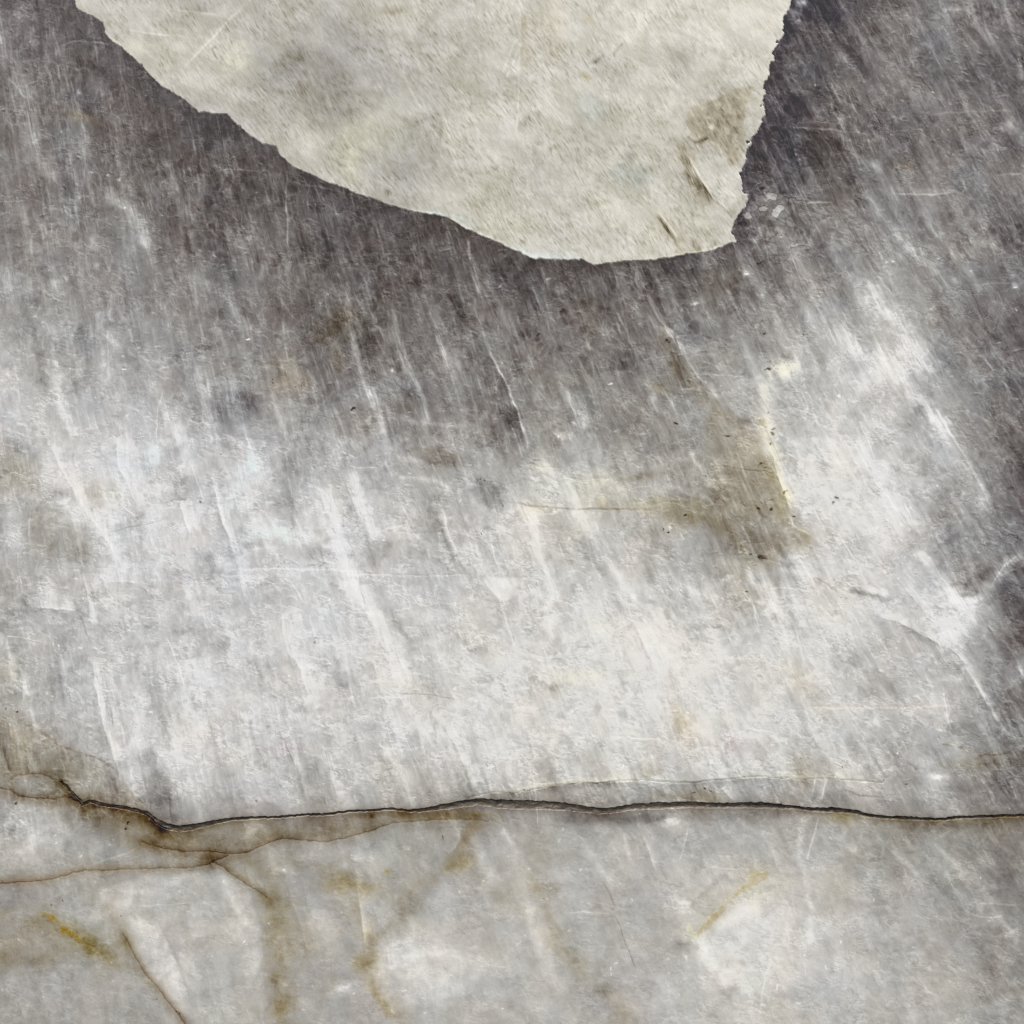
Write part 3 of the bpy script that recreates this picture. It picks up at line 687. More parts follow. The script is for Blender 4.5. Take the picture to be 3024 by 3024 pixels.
chip = splat(ax_.ravel(), ay_.ravel(), w_.ravel(), 1)-.8*splat(ax_.ravel()-1.5, ay_.ravel()+5.5, w_.ravel(), 2)  # pale chips, each with a shaded underside painted into the tone
L += np.clip(chip, -34, 48)*(1-.6*lowm)
# sparkle of crystal faces, painted in as pale spots
for t, x, y, r in [('A',405,480,12),('A',545,885,6),('A',620,892,8),('A',470,900,4),('A',1100,1290,8),('A',1345,1015,4),('A',1630,1570,5),('A',1290,1775,7),('A',810,1100,4),('A',640,1060,5),('B',925,1497,8),('B',935,1520,7),
    ('B',1180,1430,6),('C',1475,465,5),('C',745,790,5),('C',1500,1360,8),('C',1200,1365,7),('C',1250,1370,8),('C',1865,1200,4),('C',1790,1775,6),('C',1860,1620,5),('C',480,1430,10),('C',240,1600,8),('C',1890,1490,7),
    ('D',665,230,4),('D',1285,90,8),('D',280,905,4),('D',290,1905,4),('D',305,1655,6),('E',350,255,10),('E',1480,310,9),('G',290,212,4),('G',720,440,5),('G',640,520,4),('G',320,965,4),('H',1138,780,8),('I',1295,512,8),('I',1480,660,12),('E',1240,560,8),('F',1870,370,6),('F',1000,370,8),('C',150,20,9),('C',860,450,6),('C',1500,290,5)]:
    blob(t, x, y, r*1.1, r*.8, 75)
for i in range(420):
    cx, cy = rs.uniform(0, 3024, 2)
    blob('S', cx, cy, rs.uniform(2.2, 4.5), rs.uniform(2, 3.5), rs.uniform(18, 48))
# dark specks and pits
for t, x, y, r in [('F',620,240,9),('F',610,235,5),('F',575,460,6),('F',600,545,7),('F',598,575,8),('F',603,612,7),('F',120,480,7),('F',385,600,8),('F',612,915,6),('F',532,952,9),('F',610,975,7),('F',695,888,9),('F',715,882,7),('F',545,1190,12),('F',552,1202,8),('F',510,1160,5),
    ('F',495,1408,5),('F',110,1037,6),('F',190,992,5),('F',975,1393,4),('F',1010,1391,4),('F',955,905,9),('F',940,930,7),('F',740,1005,6),('F',550,710,6),('F',585,730,5),('F',305,790,5),('F',605,45,6),('F',800,62,4),
    ('E',148,455,8),('E',785,830,5),('E',800,823,6),('E',822,818,5),('E',960,912,7),('E',1125,870,3),('E',1105,75,7),('E',825,1088,4),('E',1770,1025,5),('E',1805,1038,6),('E',1880,995,4),('E',1745,925,3),('E',1820,480,7),
    ('D',1045,945,6),('D',1130,655,5),('D',1835,455,8),('D',1635,1640,4),('D',1635,1660,3),('D',1442,1270,4),('D',1425,262,3),('D',1540,290,4),('D',1570,285,4),('G',42,322,4),('G',115,340,4),('G',1304,770,4),
    ('H',1035,705,5),('H',620,955,5),('H',1030,1285,4),('H',1100,1302,3),('H',1440,1740,3),('I',240,745,6),('I',272,742,6),('I',300,746,5),('I',992,572,4),('I',1228,665,5),('I',1345,695,5),('I',780,560,3),
    ('G',797,1810,4),('G',900,1868,7),('G',915,1880,5),('G',240,1278,4),('G',305,1280,4),('G',640,1400,3),('G',645,905,8),('G',640,930,7),('C',565,990,10),('C',555,995,8),('C',690,1225,3),('B',1760,1770,8),('B',1775,1790,6),('G',155,575,3),('G',95,800,6)]:
    blob(t, x, y, r*.95, r*.75, -105, 'brown')
CL = L.copy()   # pattern of the grey quartz
# ---- cream patch ----
EDGE = np.vstack([P('A', [(360,-420),(385,-200),(390,0),(395,40),(440,70),(480,85),(535,115),(540,170),(590,220),(640,250),(680,290),(740,345),(790,400),(830,440),(890,475),(950,510),(1000,555),(1030,585),(1060,583),(1110,590),(1180,590),(1200,620),(1250,665),(1310,710),(1360,745),(1430,760),(1460,810),(1510,860),(1600,900),(1690,942)]),
 P('B', [(100,975),(200,1015),(300,1050),(340,1065),(430,1090),(500,1105),(580,1115),(640,1130),(700,1170),(780,1210),(880,1250),(950,1285),(1020,1315),(1080,1340),(1150,1345),(1250,1350),(1340,1348),(1390,1375),(1450,1370),(1550,1355),(1650,1350)]),
 P('C', [(0,1348),(60,1340),(140,1328),(200,1315),(280,1310),(340,1290),(400,1270),(440,1262),(445,1240),(412,1200),(430,1150),(450,1110),(488,1080),(498,1010),(468,960),(458,900),(488,850),(492,790),(522,720),(550,680),(588,610),(596,560),(577,500),(590,430),(612,370),(627,300),(650,240),(680,170),(692,110),(706,60),(716,0),(735,-200),(700,-420)])])
cs = sl(EDGE, 130)
cx_ = X[cs]; cy_ = Y[cs]
rw = sst(2050, 2250, cx_)      # right side crumbles, lower-left side is crisp
ragx = (2.0+2.2*rw)*fbm(cx_/11, cy_/11, 201, 3)+(2.5+6*rw)*fbm(cx_/42, cy_/42, 203, 3)-7*sst(.3, .8, perlin(cx_/24, cy_/24, 204))*(.4+rw)
CSD = np.full(L.shape, -999, F)
CSD[cs] = polysd(EDGE, cx_, cy_)+ragx
sd = CSD[cs]
# grey stone right beside the patch: a thin dark seam, bluish shade painted in on the right
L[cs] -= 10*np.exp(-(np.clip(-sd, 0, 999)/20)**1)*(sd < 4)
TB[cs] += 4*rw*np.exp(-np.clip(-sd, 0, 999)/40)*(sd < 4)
# pattern of the patch itself
CB = np.array([
[196,196,186,188,190,196,202,206,206,210,214,214],
[194,198,198,180,182,192,196,204,210,212,214,214],
[190,196,200,178,176,188,190,204,204,206,208,214],
[190,190,192,184,180,184,194,206,200,206,196,212],
[186,190,188,190,194,182,200,204,196,202,190,206],
[184,190,188,192,198,178,202,200,198,200,206,206],
[180,184,190,190,198,190,200,200,206,208,200,206],
[180,184,190,190,194,196,196,204,206,210,204,204],
[180,184,190,190,190,194,196,202,206,208,206,206]], float)
ux = (cx_-230)/2100*3024; uy = cy_/800*3024
CLm = grid_sample(CB, ux+60*fbm(cx_/150, cy_/150, 205, 2), uy+150*fbm(cx_/150, cy_/150, 207, 2))
ca, sa = np.cos(np.radians(57)), np.sin(np.radians(57))
al = cx_*ca+cy_*sa; ac = -cx_*sa+cy_*ca+9*fbm(cx_/260, cy_/260, 209, 2)
fib = fbm(ac/6.5, al/30, 211, 3)
fmask = sst(-.45, .45, fbm(cx_/120, cy_/120, 213, 2))
CLw = CLm.copy()
CLm = CLm-5 + 10*np.tanh(2.6*fbm((ac+.3*al)/64, al/110, 214, 5, .62)) + 6*fbm(ac/16, al/40, 216, 3)
CLm = CLm + (6+8*fmask)*fib
dmask = sst(-.45, .45, fbm(cx_/150, cy_/120, 221, 3)+.25*sst(900, 1500, cx_)-.5*sst(1500, 2000, cx_)*sst(400, 100, cy_))
for sc_, ln_, am_, sd_ in ((5, 20, 20, 219), (7, 30, 22, 220), (12, 40, 16, 222)):
    CLm = CLm - 1.25*am_*sst(.1, .95, fbm(ac/sc_+50, (al+.25*ac)/ln_, sd_, 2))*dmask
CLm = CLm + 12*sst(.35, 1.0, fbm(ac/5+90, al/26, 224, 2))*fmask
CLm = CLm + 7*(np.clip(1-np.abs(perlin(al/55+3, ac/170, 225))*14, 0, 1)**2)*sst(.1, .7, perlin(cx_/160, cy_/160, 227))
CLm = CLm + 3*fbm(cx_/6, cy_/6, 229, 2)
warm = fbm(cx_/210+9, cy_/260, 231, 3)
CLm = CLm + 5*sst(12, 0, sd)*(1-rw) + 6*rw*sst(26, 0, sd)
wt = np.clip(.66+.4*warm+(CLw-196)/50, .1, 1.15)+np.clip(CLw-CLm-8, 0, 30)*.035
CRm = 1.6*wt+.3; CGm = .2*wt-.5; CBm = -9.5*wt-1.5
inside = sst(-1.6, 1.6, sd)
sv = (L.copy(), TR.copy(), TG.copy(), TB.copy())
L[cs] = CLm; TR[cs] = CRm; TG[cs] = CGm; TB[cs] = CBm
for a in [
('A','g',9,8,[(1290,10),(1180,110),(1060,240),(945,370)]),
('A','l',3,13,[(1290,10),(1180,110),(1060,240),(945,370)]),
('A','l',3,16,[(1170,90),(1120,75),(900,50)]),
('A','l',3,12,[(640,150),(820,180),(1000,190)]),
('A','g',12,-14,[(1020,0),(1040,40)]),
('B','l',3,14,[(1000,190),(960,270),(915,400)]),
('B','l',3,14,[(1010,240),(975,320),(930,430)]),
('B','l',3,20,[(930,330),(960,350),(1000,380)]),
('B','l',3,18,[(930,290),(960,300),(990,330)]),
('B','l',3,11,[(1018,20),(1010,300),(1000,620),(988,760)]),
('B','R',36,-8,[(1018,20),(1012,300),(1005,420)],'beige'),
('B','R',14,-16,[(1005,620),(1000,700)]),
('B','L',20,14,[(520,610),(560,680),(660,780)]),
('B','g',16,-30,[(1840,770),(1870,830),(1900,900),(1932,960)],'beige',1.5),
('B','R',6,12,[(1840,770),(1880,850),(1932,960)]),
('B','g',6,-24,[(1400,330),(1450,290)]),
('B','g',6,-22,[(1510,280),(1550,230)],'beige'),
('B','l',3,12,[(400,370),(430,440),(520,590)]),
('B','g',14,9,[(400,370),(430,440),(520,590)]),
('B','g',10,12,[(600,560),(660,700),(690,860)]),
('B','R',18,-26,[(1700,1100),(1760,1180),(1810,1240),(1830,1290)],'beige',1.4),
('B','l',3,24,[(1720,1090),(1780,1160),(1835,1240)]),
('B','g',18,10,[(1560,210),(1620,170),(1660,60)]),
('B','l',5,24,[(340,1066),(430,1090),(580,1116),(650,1135),(780,1205),(950,1280),(1080,1335),(1200,1345)]),
('B','g',12,8,[(1000,1290),(1100,1325),(1300,1335)],'blue',1.5),
('B','g',10,8,[(560,1095),(650,1110),(760,1170)],'blue',1.5),
('C','L',19,-50,[(150,770),(200,850),(250,940),(310,1020),(350,1070)],'beige',1.6),
('C','l',3,26,[(160,765),(215,850),(265,940),(330,1030)]),
('C','L',13,-37,[(330,1040),(380,1090),(430,1140)],'beige',1.3),
('C','R',4,20,[(340,1030),(390,1085),(436,1135)]),
('C','L',12,-39,[(20,1100),(70,1170),(120,1230),(135,1290)],'beige',1.4),
('C','g',8,-30,[(225,1250),(250,1300)],'beige'),
('C','g',8,-22,[(320,1260),(300,1290)],'beige'),
('C','l',5,-45,[(215,745),(250,735),(300,712)],'brown'),
('C','l',4,-30,[(180,705),(230,740)],'brown'),
('C','l',4,24,[(140,1322),(280,1300),(400,1262)]),
('C','l',4,26,[(300,730),(340,745),(370,800)]),
]: stroke(*a)
for a in [
('B',560,760,70,120,-22,'w',-35),('B',440,720,40,60,-14,'w'),('B',350,660,120,160,6,'cream',-30),('B',230,200,130,60,-10),('B',960,390,40,20,-16),('B',940,260,30,16,-16),('B',1180,140,80,140,-5,'beige'),
('B',1410,330,30,14,-26),('B',1450,20,110,30,-4),('B',1360,415,14,18,-14,'yellow',0,1),('B',1370,110,12,16,-4,'yellow',0,.6),('B',1830,320,110,70,-14),('B',1600,820,24,30,-18),('B',1540,930,60,50,-8,'blue'),('B',1640,920,60,50,-8,'blue'),
('B',1380,590,80,60,-5,'blue'),('B',1650,60,90,60,8),('B',880,640,110,50,12),('B',400,60,60,20,-18,'beige'),('B',1130,860,60,60,-12),('B',300,1020,24,20,-20,'beige'),('B',60,560,80,160,-8),
('C',380,590,120,110,-8,'beige',-20,.6),('C',430,730,60,70,-6,'beige',0,.5),('C',440,840,40,60,-14,'beige',0,1),('C',240,735,22,12,-30,'brown'),('C',320,650,16,24,34),('C',235,690,12,16,24),('C',460,520,16,10,20),
('C',400,1010,50,60,12),('C',570,120,60,30,-10,'beige'),('C',520,560,40,70,16),('C',170,310,90,60,-14),('C',330,360,60,40,-8),('C',250,160,120,80,6),
('A',1230,310,50,80,18,'cream'),('A',1040,20,26,30,-26),('A',1620,480,160,200,-16),('A',1560,300,90,90,-8),('A',1420,400,80,80,-8),('A',900,120,120,60,-8),('A',1400,690,50,40,12),('A',1600,770,60,40,14),('A',1830,800,60,120,12,'cream'),
('A',960,340,120,60,-6),('A',1750,600,100,60,-14),('A',720,230,120,60,4,'cream'),
]: blob(*a)
region('C', [(170,600),(210,545),(330,500),(470,455),(545,450),(500,560),(485,650),(500,740),(470,830),(420,870),(370,800),(345,745),(300,722),(235,742),(190,690)], 6, -17, 'beige', 1.7)
# sugary crystals in the brown hollow of the patch
g1, g2, gi = worley(cx_/20, cy_/20, 233)
hol = np.exp(-(((cx_-2140)/85)**2+((cy_-355)/75)**2)**1.5)
L[cs] += hol*((gi-.5)*40*sst(.05, .3, g2-g1)-8*(g2-g1 < .06))
for Z, o in zip((L, TR, TG, TB), sv):
    Z[cs] = o[cs]*(1-inside)+Z[cs]*inside
# white crumbs along the edge
L[cs] += (9-3*rw)*np.exp(-((sd-3)/3.0)**2)*sst(-.2, .6, perlin(cx_/20, cy_/20, 235))
# ---- cobbled crystals beside the patch ----
k0 = P('C', [(625,1150)])[0]
ks = sl(np.array([k0]), 150)
kx = X[ks]+4*perlin(X[ks]/14, Y[ks]/14, 240); ky = Y[ks]+4*perlin(X[ks]/14, Y[ks]/14, 241)
q1, q2, qi = worley(kx/27, ky/25, 243)
ang_ = np.arctan2(ky-k0[1], kx-k0[0])
KM = 1-np.hypot((kx-k0[0])/112, (ky-k0[1])/122)+.2*perlin(kx/40, ky/40, 245)
KSD = np.full(L.shape, -9, F); KSD[ks] = KM*80
kw = sst(0, .35, KM)
L[ks] += kw*((qi-.4)*44*sst(.03, .2, q2-q1)+26*(qi > .84)*sst(.05, .2, q2-q1)-15*sst(.09, .0, q2-q1)+2)
KH = kw*sst(.0, .3, q2-q1)

# ---- fissure and veins: paths with widths (photo px) ----
def wpath(*runs):
    pts, ws = [], []
    for t, r in runs:
        for x, y, w in r:
            pts.append(P(t, [(x, y)])[0]); ws.append(w*K)
    return np.array(pts), np.array(ws)
def wsd(path, seed, rag=1.0, pad=40):
    """signed field: half width minus distance; positive inside"""
    p, w = path; s = sl(p, pad+w.max()); x = X[s]+rag*2.2*fbm(X[s]/16, Y[s]/16, seed, 3); y = Y[s]+rag*2.2*fbm(X[s]/16, Y[s]/16, seed+1, 3)
    best = np.full(x.shape, -1e6, F); sgn = np.zeros(x.shape, F)
    for i in range(len(p)-1):
        a, b = p[i], p[i+1]; d = b-a; l2 = (d**2).sum()+1e-9
        t = np.clip(((x-a[0])*d[0]+(y-a[1])*d[1])/l2, 0, 1)
        dy_ = (y-a[1]-t*d[1]); f = (w[i]+(w[i+1]-w[i])*t)/2-np.hypot(x-a[0]-t*d[0], dy_)
        n = f > best; best = np.where(n, f, best); sgn = np.where(n, dy_, sgn)
    out = np.full(X.shape, -1e3, F); out[s] = best
    sg_ = np.zeros(X.shape, F); sg_[s] = sgn
    return out, sg_, s
FISS = wpath(('G',[(312,672,5),(345,700,8),(380,742,10),(430,792,13),(470,776,9),(540,796,11),(620,806,11),(700,822,12),(770,842,13),(810,880,18),(860,906,24),(930,919,27),(990,913,25),(1050,901,21),(1130,883,13),(1220,868,9),(1340,862,7),(1440,860,7),(1560,850,6),(1700,845,8),(1800,831,6),(1932,825,6)]),
             ('H',[(330,815,5),(440,826,6),(520,822,14),(600,808,20),(700,792,26),(790,779,28),(900,791,36),(1000,795,42),(1140,799,38),(1250,805,32),(1350,818,26),(1440,828,20),(1500,822,22),(1600,806,26),(1700,802,24),(1800,798,24)]),
             ('I',[(0,798,26),(100,799,24),(180,794,26),(300,798,22),(420,798,20),(560,797,24),(640,802,20),(740,808,12),(830,821,13),(940,822,22),(1050,832,16),(1120,850,14),(1200,860,10),(1300,863,11),(1400,869,9),(1500,872,9),(1600,861,9),(1750,856,8),(1932,850,8),(2100,846,8),(2700,850,5)]))
VEINS = [
 (wpath(('G',[(-500,720,8),(0,705,12),(60,715,11),(100,745,13),(180,755,12),(280,762,14),(340,742,14),(400,770,9)])), 'brown'),
 (wpath(('G',[(60,662,3),(80,645,4),(130,635,5),(210,630,5),(270,655,6),(312,672,5)])), 'brown'),
 (wpath(('G',[(735,982,4),(800,1005,6),(870,1020,6),(960,1035,6),(1080,1032,7),(1200,1045,11),(1290,1035,10),(1340,1010,8),(1400,985,8),(1460,965,9),(1560,975,5),(1680,985,5),(1790,965,6),(1870,940,7)]),
        ('H',[(230,930,10),(300,900,7),(360,885,4),(450,880,4),(540,872,4),(640,868,3),(760,870,3),(850,880,2)])), 'ochre'),
 (wpath(('G',[(-500,1215,8),(0,1200,10),(100,1192,8),(200,1187,7),(290,1172,7),(370,1147,7),(440,1131,6),(540,1135,5),(640,1126,5),(760,1125,4),(860,1120,4),(960,1120,4),(1060,1107,6),(1110,1085,12),(1180,1055,10)])), 'brown'),
 (wpath(('G',[(1110,1090,10),(1160,1115,8),(1200,1150,6),(1250,1185,5),(1300,1215,6),(1345,1245,5),(1385,1275,3)])), 'brown'),
 (wpath(('G',[(640,1465,2),(690,1560,4),(750,1668,4),(820,1742,4),(870,1812,4),(920,1872,6),(965,1935,8),(1050,2100,6),(1200,2500,3)])), 'brown'),
]
HAIR = wpath(('H',[(760,754,3),(860,731,3),(1000,729,3),(1100,711,3),(1180,692,3),(1250,690,3),(1330,679,3),(1400,685,3),(1500,673,3),(1640,666,3),(1780,675,3),(1900,680,3)]),
             ('I',[(330,666,3),(420,660,3),(560,648,3),(700,658,4),(840,662,3),(920,658,3),(1050,668,3),(1200,680,3)]))
FSD, FSG, fs = wsd(FISS, 261, 1.0, 110)
# stained selvedge and painted-in shade of the fissure (below mostly), pale chipped lip above
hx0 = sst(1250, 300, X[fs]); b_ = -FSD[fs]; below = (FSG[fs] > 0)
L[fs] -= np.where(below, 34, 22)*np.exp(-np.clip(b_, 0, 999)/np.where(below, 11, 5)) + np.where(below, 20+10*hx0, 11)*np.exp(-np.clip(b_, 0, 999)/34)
TR[fs] += 2*np.exp(-np.clip(b_, 0, 999)/22); TB[fs] -= 5*np.exp(-np.clip(b_, 0, 999)/22); TG[fs] -= .8*np.exp(-np.clip(b_, 0, 999)/22)
hx = sst(1250, 300, X[fs])+sst(2050, 2900, X[fs])
TR[fs] += 5*hx*below*np.exp(-np.clip(b_, 0, 999)/28); TB[fs] -= 15*hx*below*np.exp(-np.clip(b_, 0, 999)/28)
L[fs] += 6*(~below)*np.exp(-((b_-3)/2.2)**2)*sst(-.3, .5, perlin(X[fs]/60, Y[fs]/60, 265))
L[fs] += 8*below*np.exp(-((b_-3)/2.0)**2)*sst(-.1, .5, perlin(X[fs]/45, Y[fs]/45, 267))
VSD = []
for i, (w_, tint) in enumerate(VEINS):
    v, vg, vs = wsd(w_, 271+i*3, 1.3, 60)
    VSD.append(v)
    fade = sst(-2.2, 1.6, v[vs]); halo = np.exp(-np.clip(-v[vs], 0, 999)/9); h2 = np.exp(-np.clip(-v[vs], 0, 999)/24)
    br = .65+.35*np.clip(1+perlin(X[vs]/50, Y[vs]/50, 290+i), 0, 1.6)
    L[vs] -= (17*fade+14*halo+6*h2)*br; TR[vs] += 3*fade+1.6*halo+.7*h2; TG[vs] -= 1.5*fade+.8*halo; TB[vs] -= 4*fade+4*halo+3*h2
    L[vs] += 10*np.exp(-((-v[vs]-4)/2.2)**2)*(vg[vs] > 0)
HSD, HG, hs = wsd(HAIR, 299, 1.0, 30)
L[hs] -= 30*sst(-1.5, 1.2, HSD[hs])*(.6+.5*np.clip(perlin(X[hs]/60, Y[hs]/60, 301)+.6, 0, 1)); TB[hs] -= 8*sst(-1.5, 1.2, HSD[hs])
OCH = [
 (wpath(('G',[(232,1362,22),(262,1378,38),(300,1405,26),(330,1435,26),(365,1460,22),(410,1490,16),(465,1522,26),(490,1550,8)])), 44),
 (wpath(('I',[(228,1476,8),(262,1440,22),(300,1402,26),(340,1362,22),(370,1325,18),(400,1290,14),(450,1250,16),(490,1220,26),(530,1185,40),(580,1160,30)])), 34),
]
OSD = []
TB = 22*np.tanh(TB/22); TR = 5.5*np.tanh(TR/5.5)
for i, (w_, am) in enumerate(OCH):
    v, vg, vs = wsd(w_, 311+i*3, 3.0, 120); OSD.append(v)
    f = sst(-7, 5, v[vs])*np.clip(.55+.7*fbm(X[vs]/24, Y[vs]/24, 320+i, 2), .15, 1.2)*(sst(0, 350, X[vs].max()-X[vs])*.8+.2 if i == 1 else 1-.75*sst(190, 260, X[vs]))
    h = np.exp(-np.clip(-v[vs], 0, 999)/24)
    L[vs] -= 24*f+3*h; TR[vs] += 17*f+2*h; TG[vs] += 1*f; TB[vs] -= am*.85*f+9*h

# ---- colours (display values) ----
WARM = np.array([[-.3,-.3,0,0,-.6,-.8,.1,0],[.3,.2,.1,.1,.1,.3,.4,0],[.1,.1,.5,.5,.5,.5,.2,0],[-.2,-.7,-.5,.3,.8,1,.3,-.2],[.2,-.5,-.5,.2,.7,.9,.2,-.3],[.2,-.1,.1,.6,.8,.7,.5,0],[.5,.3,.3,.5,.4,.3,.4,.3],[.5,.3,.5,.5,.3,.2,.2,.2]], float)
wm = grid_sample(WARM, WX, WY)*(CSD < 0)
low = sst(2380, 2560, Y)*(CSD < 0)
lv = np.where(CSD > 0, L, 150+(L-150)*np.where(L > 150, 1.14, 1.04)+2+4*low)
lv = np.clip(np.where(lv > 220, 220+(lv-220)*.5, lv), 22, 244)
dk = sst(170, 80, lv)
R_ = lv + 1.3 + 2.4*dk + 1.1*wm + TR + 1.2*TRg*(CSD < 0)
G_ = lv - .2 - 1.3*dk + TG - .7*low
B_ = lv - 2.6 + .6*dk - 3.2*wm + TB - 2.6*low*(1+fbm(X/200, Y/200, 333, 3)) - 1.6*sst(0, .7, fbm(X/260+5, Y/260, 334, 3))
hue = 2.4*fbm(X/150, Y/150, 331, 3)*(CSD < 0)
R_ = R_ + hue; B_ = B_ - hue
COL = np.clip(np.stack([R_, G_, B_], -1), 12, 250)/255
# fissure floor tone

# ---------------- from pattern to base colour ----------------
def to_lin(c): return np.where(c <= .04045, c/12.92, ((c+.055)/1.055)**2.4)
SPECULAR = .039                            # share of the light mirrored by the polish
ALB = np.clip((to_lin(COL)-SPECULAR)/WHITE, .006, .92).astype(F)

# ---------------- materials ----------------
def stone_mat(name, rough, bump, spec=.5, grain=.05):
    m = bpy.data.materials.new(name); m.use_nodes = True; n = m.node_tree.nodes; l = m.node_tree.links
    b = n['Principled BSDF']; b.inputs['Specular IOR Level'].default_value = spec
    at = n.new('ShaderNodeAttribute'); at.attribute_name = 'mineral'
    tc = n.new('ShaderNodeTexCoord')
    no = n.new('ShaderNodeTexNoise'); no.inputs['Scale'].default_value = 900; no.inputs['Detail'].default_value = 3
    l.new(tc.outputs['Object'], no.inputs['Vector'])
    mr = n.new('ShaderNodeMapRange'); mr.inputs['From Min'].default_value = .25; mr.inputs['From Max'].default_value = .75
    mr.inputs['To Min'].default_value = 1-grain; mr.inputs['To Max'].default_value = 1+grain
    l.new(no.outputs['Fac'], mr.inputs['Value'])
    mx = n.new('ShaderNodeVectorMath'); mx.operation = 'SCALE'
    l.new(at.outputs['Color'], mx.inputs[0]); l.new(mr.outputs['Result'], mx.inputs['Scale'])
    l.new(mx.outputs['Vector'], b.inputs['Base Color'])
    vo = n.new('ShaderNodeTexVoronoi'); vo.inputs['Scale'].default_value = 260
    l.new(tc.outputs['Object'], vo.inputs['Vector'])
    r2 = n.new('ShaderNodeMapRange'); r2.inputs['To Min'].default_value = rough; r2.inputs['To Max'].default_value = rough+.22
    l.new(vo.outputs['Color'], r2.inputs['Value']); l.new(r2.outputs['Result'], b.inputs['Roughness'])
    n2 = n.new('ShaderNodeTexNoise'); n2.inputs['Scale'].default_value = 140; n2.inputs['Detail'].default_value = 6
    l.new(tc.outputs['Object'], n2.inputs['Vector'])
    bp = n.new('ShaderNodeBump'); bp.inputs['Strength'].default_value = bump; bp.inputs['Distance'].default_value = .0006
    l.new(n2.outputs['Fac'], bp.inputs['Height']); l.new(bp.outputs['Normal'], b.inputs['Normal'])
    return m
M_Q = stone_mat('polished_quartzite', .28, .10)
M_C = stone_mat('cream_feldspar', .36, .14, .4)
M_G = stone_mat('crystal_grains', .22, .2)
M_V = stone_mat('iron_vein', .45, .2, .35)
M_O = stone_mat('ochre_iron_stain', .45, .15, .35)
M_F = stone_mat('dark_resin_filled_crack', .30, .25, .5, .1)

# ---------------- mesh building ----------------
NX, NY = len(XS), len(YS)
def mesh_from(name, mask_v, H, mat, parent, smooth=True):
    """grid patch: faces touching mask_v; H = relief in photo px towards the viewer"""
    ext = mask_v[:-1,:-1] | mask_v[1:,:-1] | mask_v[:-1,1:] | mask_v[1:,1:]
    jj, ii = np.nonzero(ext)
    v00 = jj*NX+ii; quads = np.stack([v00, v00+NX, v00+NX+1, v00+1], 1)
    used = np.zeros(NX*NY, bool); used[quads.ravel()] = True
    idx = np.cumsum(used)-1; quads = idx[quads].astype(np.int32)
    xs = (X.ravel()[used]-1512)*S; zs = (1512-Y.ravel()[used])*S; ys = -H.ravel()[used]*S
    co = np.stack([xs, ys, zs], 1).astype(np.float32)
    nv, nf = len(co), len(quads)
    me = bpy.data.meshes.new(name); me.vertices.add(nv); me.vertices.foreach_set('co', co.ravel())
    me.loops.add(nf*4); me.polygons.add(nf)
    me.loops.foreach_set('vertex_index', quads.ravel())
    me.polygons.foreach_set('loop_start', np.arange(0, nf*4, 4, dtype=np.int32))
    me.update(calc_edges=True)
    at = me.attributes.new('mineral', 'FLOAT_COLOR', 'POINT')
    rgba = np.ones((nv, 4), np.float32); rgba[:,:3] = ALB.reshape(-1, 3)[used]
    at.data.foreach_set('color', rgba.ravel())
    me.polygons.foreach_set('use_smooth', np.ones(nf, bool))
    me.materials.append(mat)
    o = bpy.data.objects.new(name, me); scn.collection.objects.link(o); o.parent = parent
    return o

slab = bpy.data.objects.new('quartzite_panel', None); scn.collection.objects.link(slab)
slab['label'] = 'polished grey and white quartzite slab with a cream patch and a dark crack'
slab['category'] = 'stone panel'

# relief of the slab face (photo px): polished flat, opened by the fissure, with small pits
trench = sst(-2.0, 3.0, FSD)
crisp = sst(-4, 0, HSD)
HB = (-17*trench + .25*np.clip(p2, -1.5, 1.5) - .8*crisp).astype(F)
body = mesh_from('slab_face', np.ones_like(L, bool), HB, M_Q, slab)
# the block behind the face: sides and back of the slab
x0, x1, y0, y1 = [float(v) for v in (XS[0], XS[-1], YS[0], YS[-1])]
ring = [(x, float(YS[0]), float(HB[0, i])) for i, x in enumerate(map(float, XS))] + \
       [(x1, y, float(HB[j, -1])) for j, y in enumerate(map(float, YS)) if j] + \
       [(x, y1, float(HB[-1, i])) for i, x in reversed(list(enumerate(map(float, XS)))) if i < NX-1] + \
       [(x0, y, float(HB[j, 0])) for j, y in reversed(list(enumerate(map(float, YS)))) if 0 < j < NY-1]
vs_ = [((x-1512)*S, -h*S, (1512-y)*S) for x, y, h in ring]; n_ = len(vs_)
vs_ += [(x, .02, z) for x, _, z in vs_]
fc = [(i, (i+1) % n_, n_+(i+1) % n_, n_+i) for i in range(n_)]+[tuple(range(n_, 2*n_))]
me = bpy.data.meshes.new('slab_block'); me.from_pydata(vs_, [], fc)
at = me.attributes.new('mineral', 'FLOAT_COLOR', 'POINT')
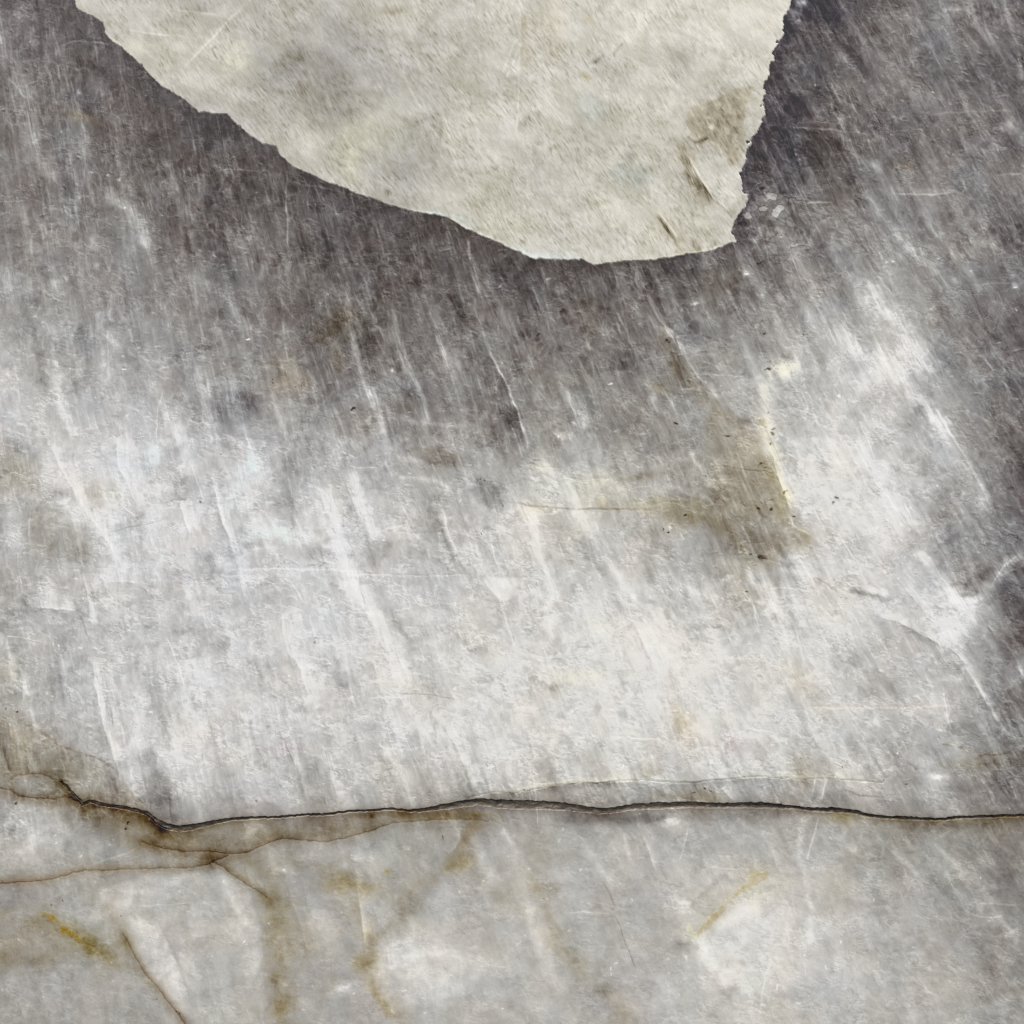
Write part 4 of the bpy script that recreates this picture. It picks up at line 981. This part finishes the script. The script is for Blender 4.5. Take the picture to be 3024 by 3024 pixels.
at.data.foreach_set('color', np.tile(np.array([.34, .33, .32, 1], np.float32), len(vs_)))
me.materials.append(M_Q); ob = bpy.data.objects.new('slab_block', me); scn.collection.objects.link(ob); ob.parent = slab

def part(name, sdf, slope, top, mat, label=None, relief=0, parent=None):
    H = np.clip(sdf*slope, -1.2, top)+relief*(sdf > 0)
    o = mesh_from(name, sdf*slope > -1.1, H.astype(F), mat, parent or slab)
    if label: o['label'] = label
    return o
cream = part('cream_patch', CSD, .7, 1.3, M_C, 'ragged cream patch at the top, pale against the smoky quartz', .12*np.clip(fbm(X/40, Y/40, 401, 2), -1, 1))
part('crystal_cluster', KSD, .25, .8, M_G, 'patch of loose grey crystal grains beside the cream corner', (.5*np.where(KSD > 0, 1, 0)*perlin(X/14, Y/14, 403)))
for (w_, tint), v, lab in zip(VEINS, VSD, ['short brown vein at the left end of the crack', 'thin brown loop above the short vein', 'long brown vein curving under the crack',
      'brown vein running in from the left edge', 'brown vein forking down to the right', 'thin brown vein slanting down to the bottom edge']):
    part('vein', v, .5, .45, M_V, lab)
for v, lab in zip(OSD, ['mustard yellow stain at the lower left', 'slanting yellow stain at the lower right']):
    part('mineral_stain', v+3, .25, .3, M_O, lab)
# crack filling: dark resin sitting below the polished face
FC = ALB.copy(); wid = sst(7, 22, FSD*2+8)
tone = (74+16*fbm(X/60, Y/16, 411, 3)+14*sst(.2, 1, perlin(X/26, Y/9, 413))+20*sst(1250, 1500, X)*sst(2400, 2000, X)-10*sst(900, 300, X)-22*np.exp(-np.abs(FSG-FSD*0)/3.0)*sst(1250, 1500, X))
grey = np.clip(tone, 26, 120)/255
ALB = np.where((FSD > -5)[..., None], to_lin(np.stack([grey*1.09, grey*.985, grey*.87], -1))/WHITE, ALB).astype(F)
Hf = np.where(FSD > -3.5, -8.5+2.6*fbm(X/22, Y/14, 417, 3), -8.5)
o = mesh_from('crack_filling', (FSD > -2.5) & (X < 3440), Hf.astype(F), M_F, slab)
o['label'] = 'dark open crack crossing the slab from left to right'
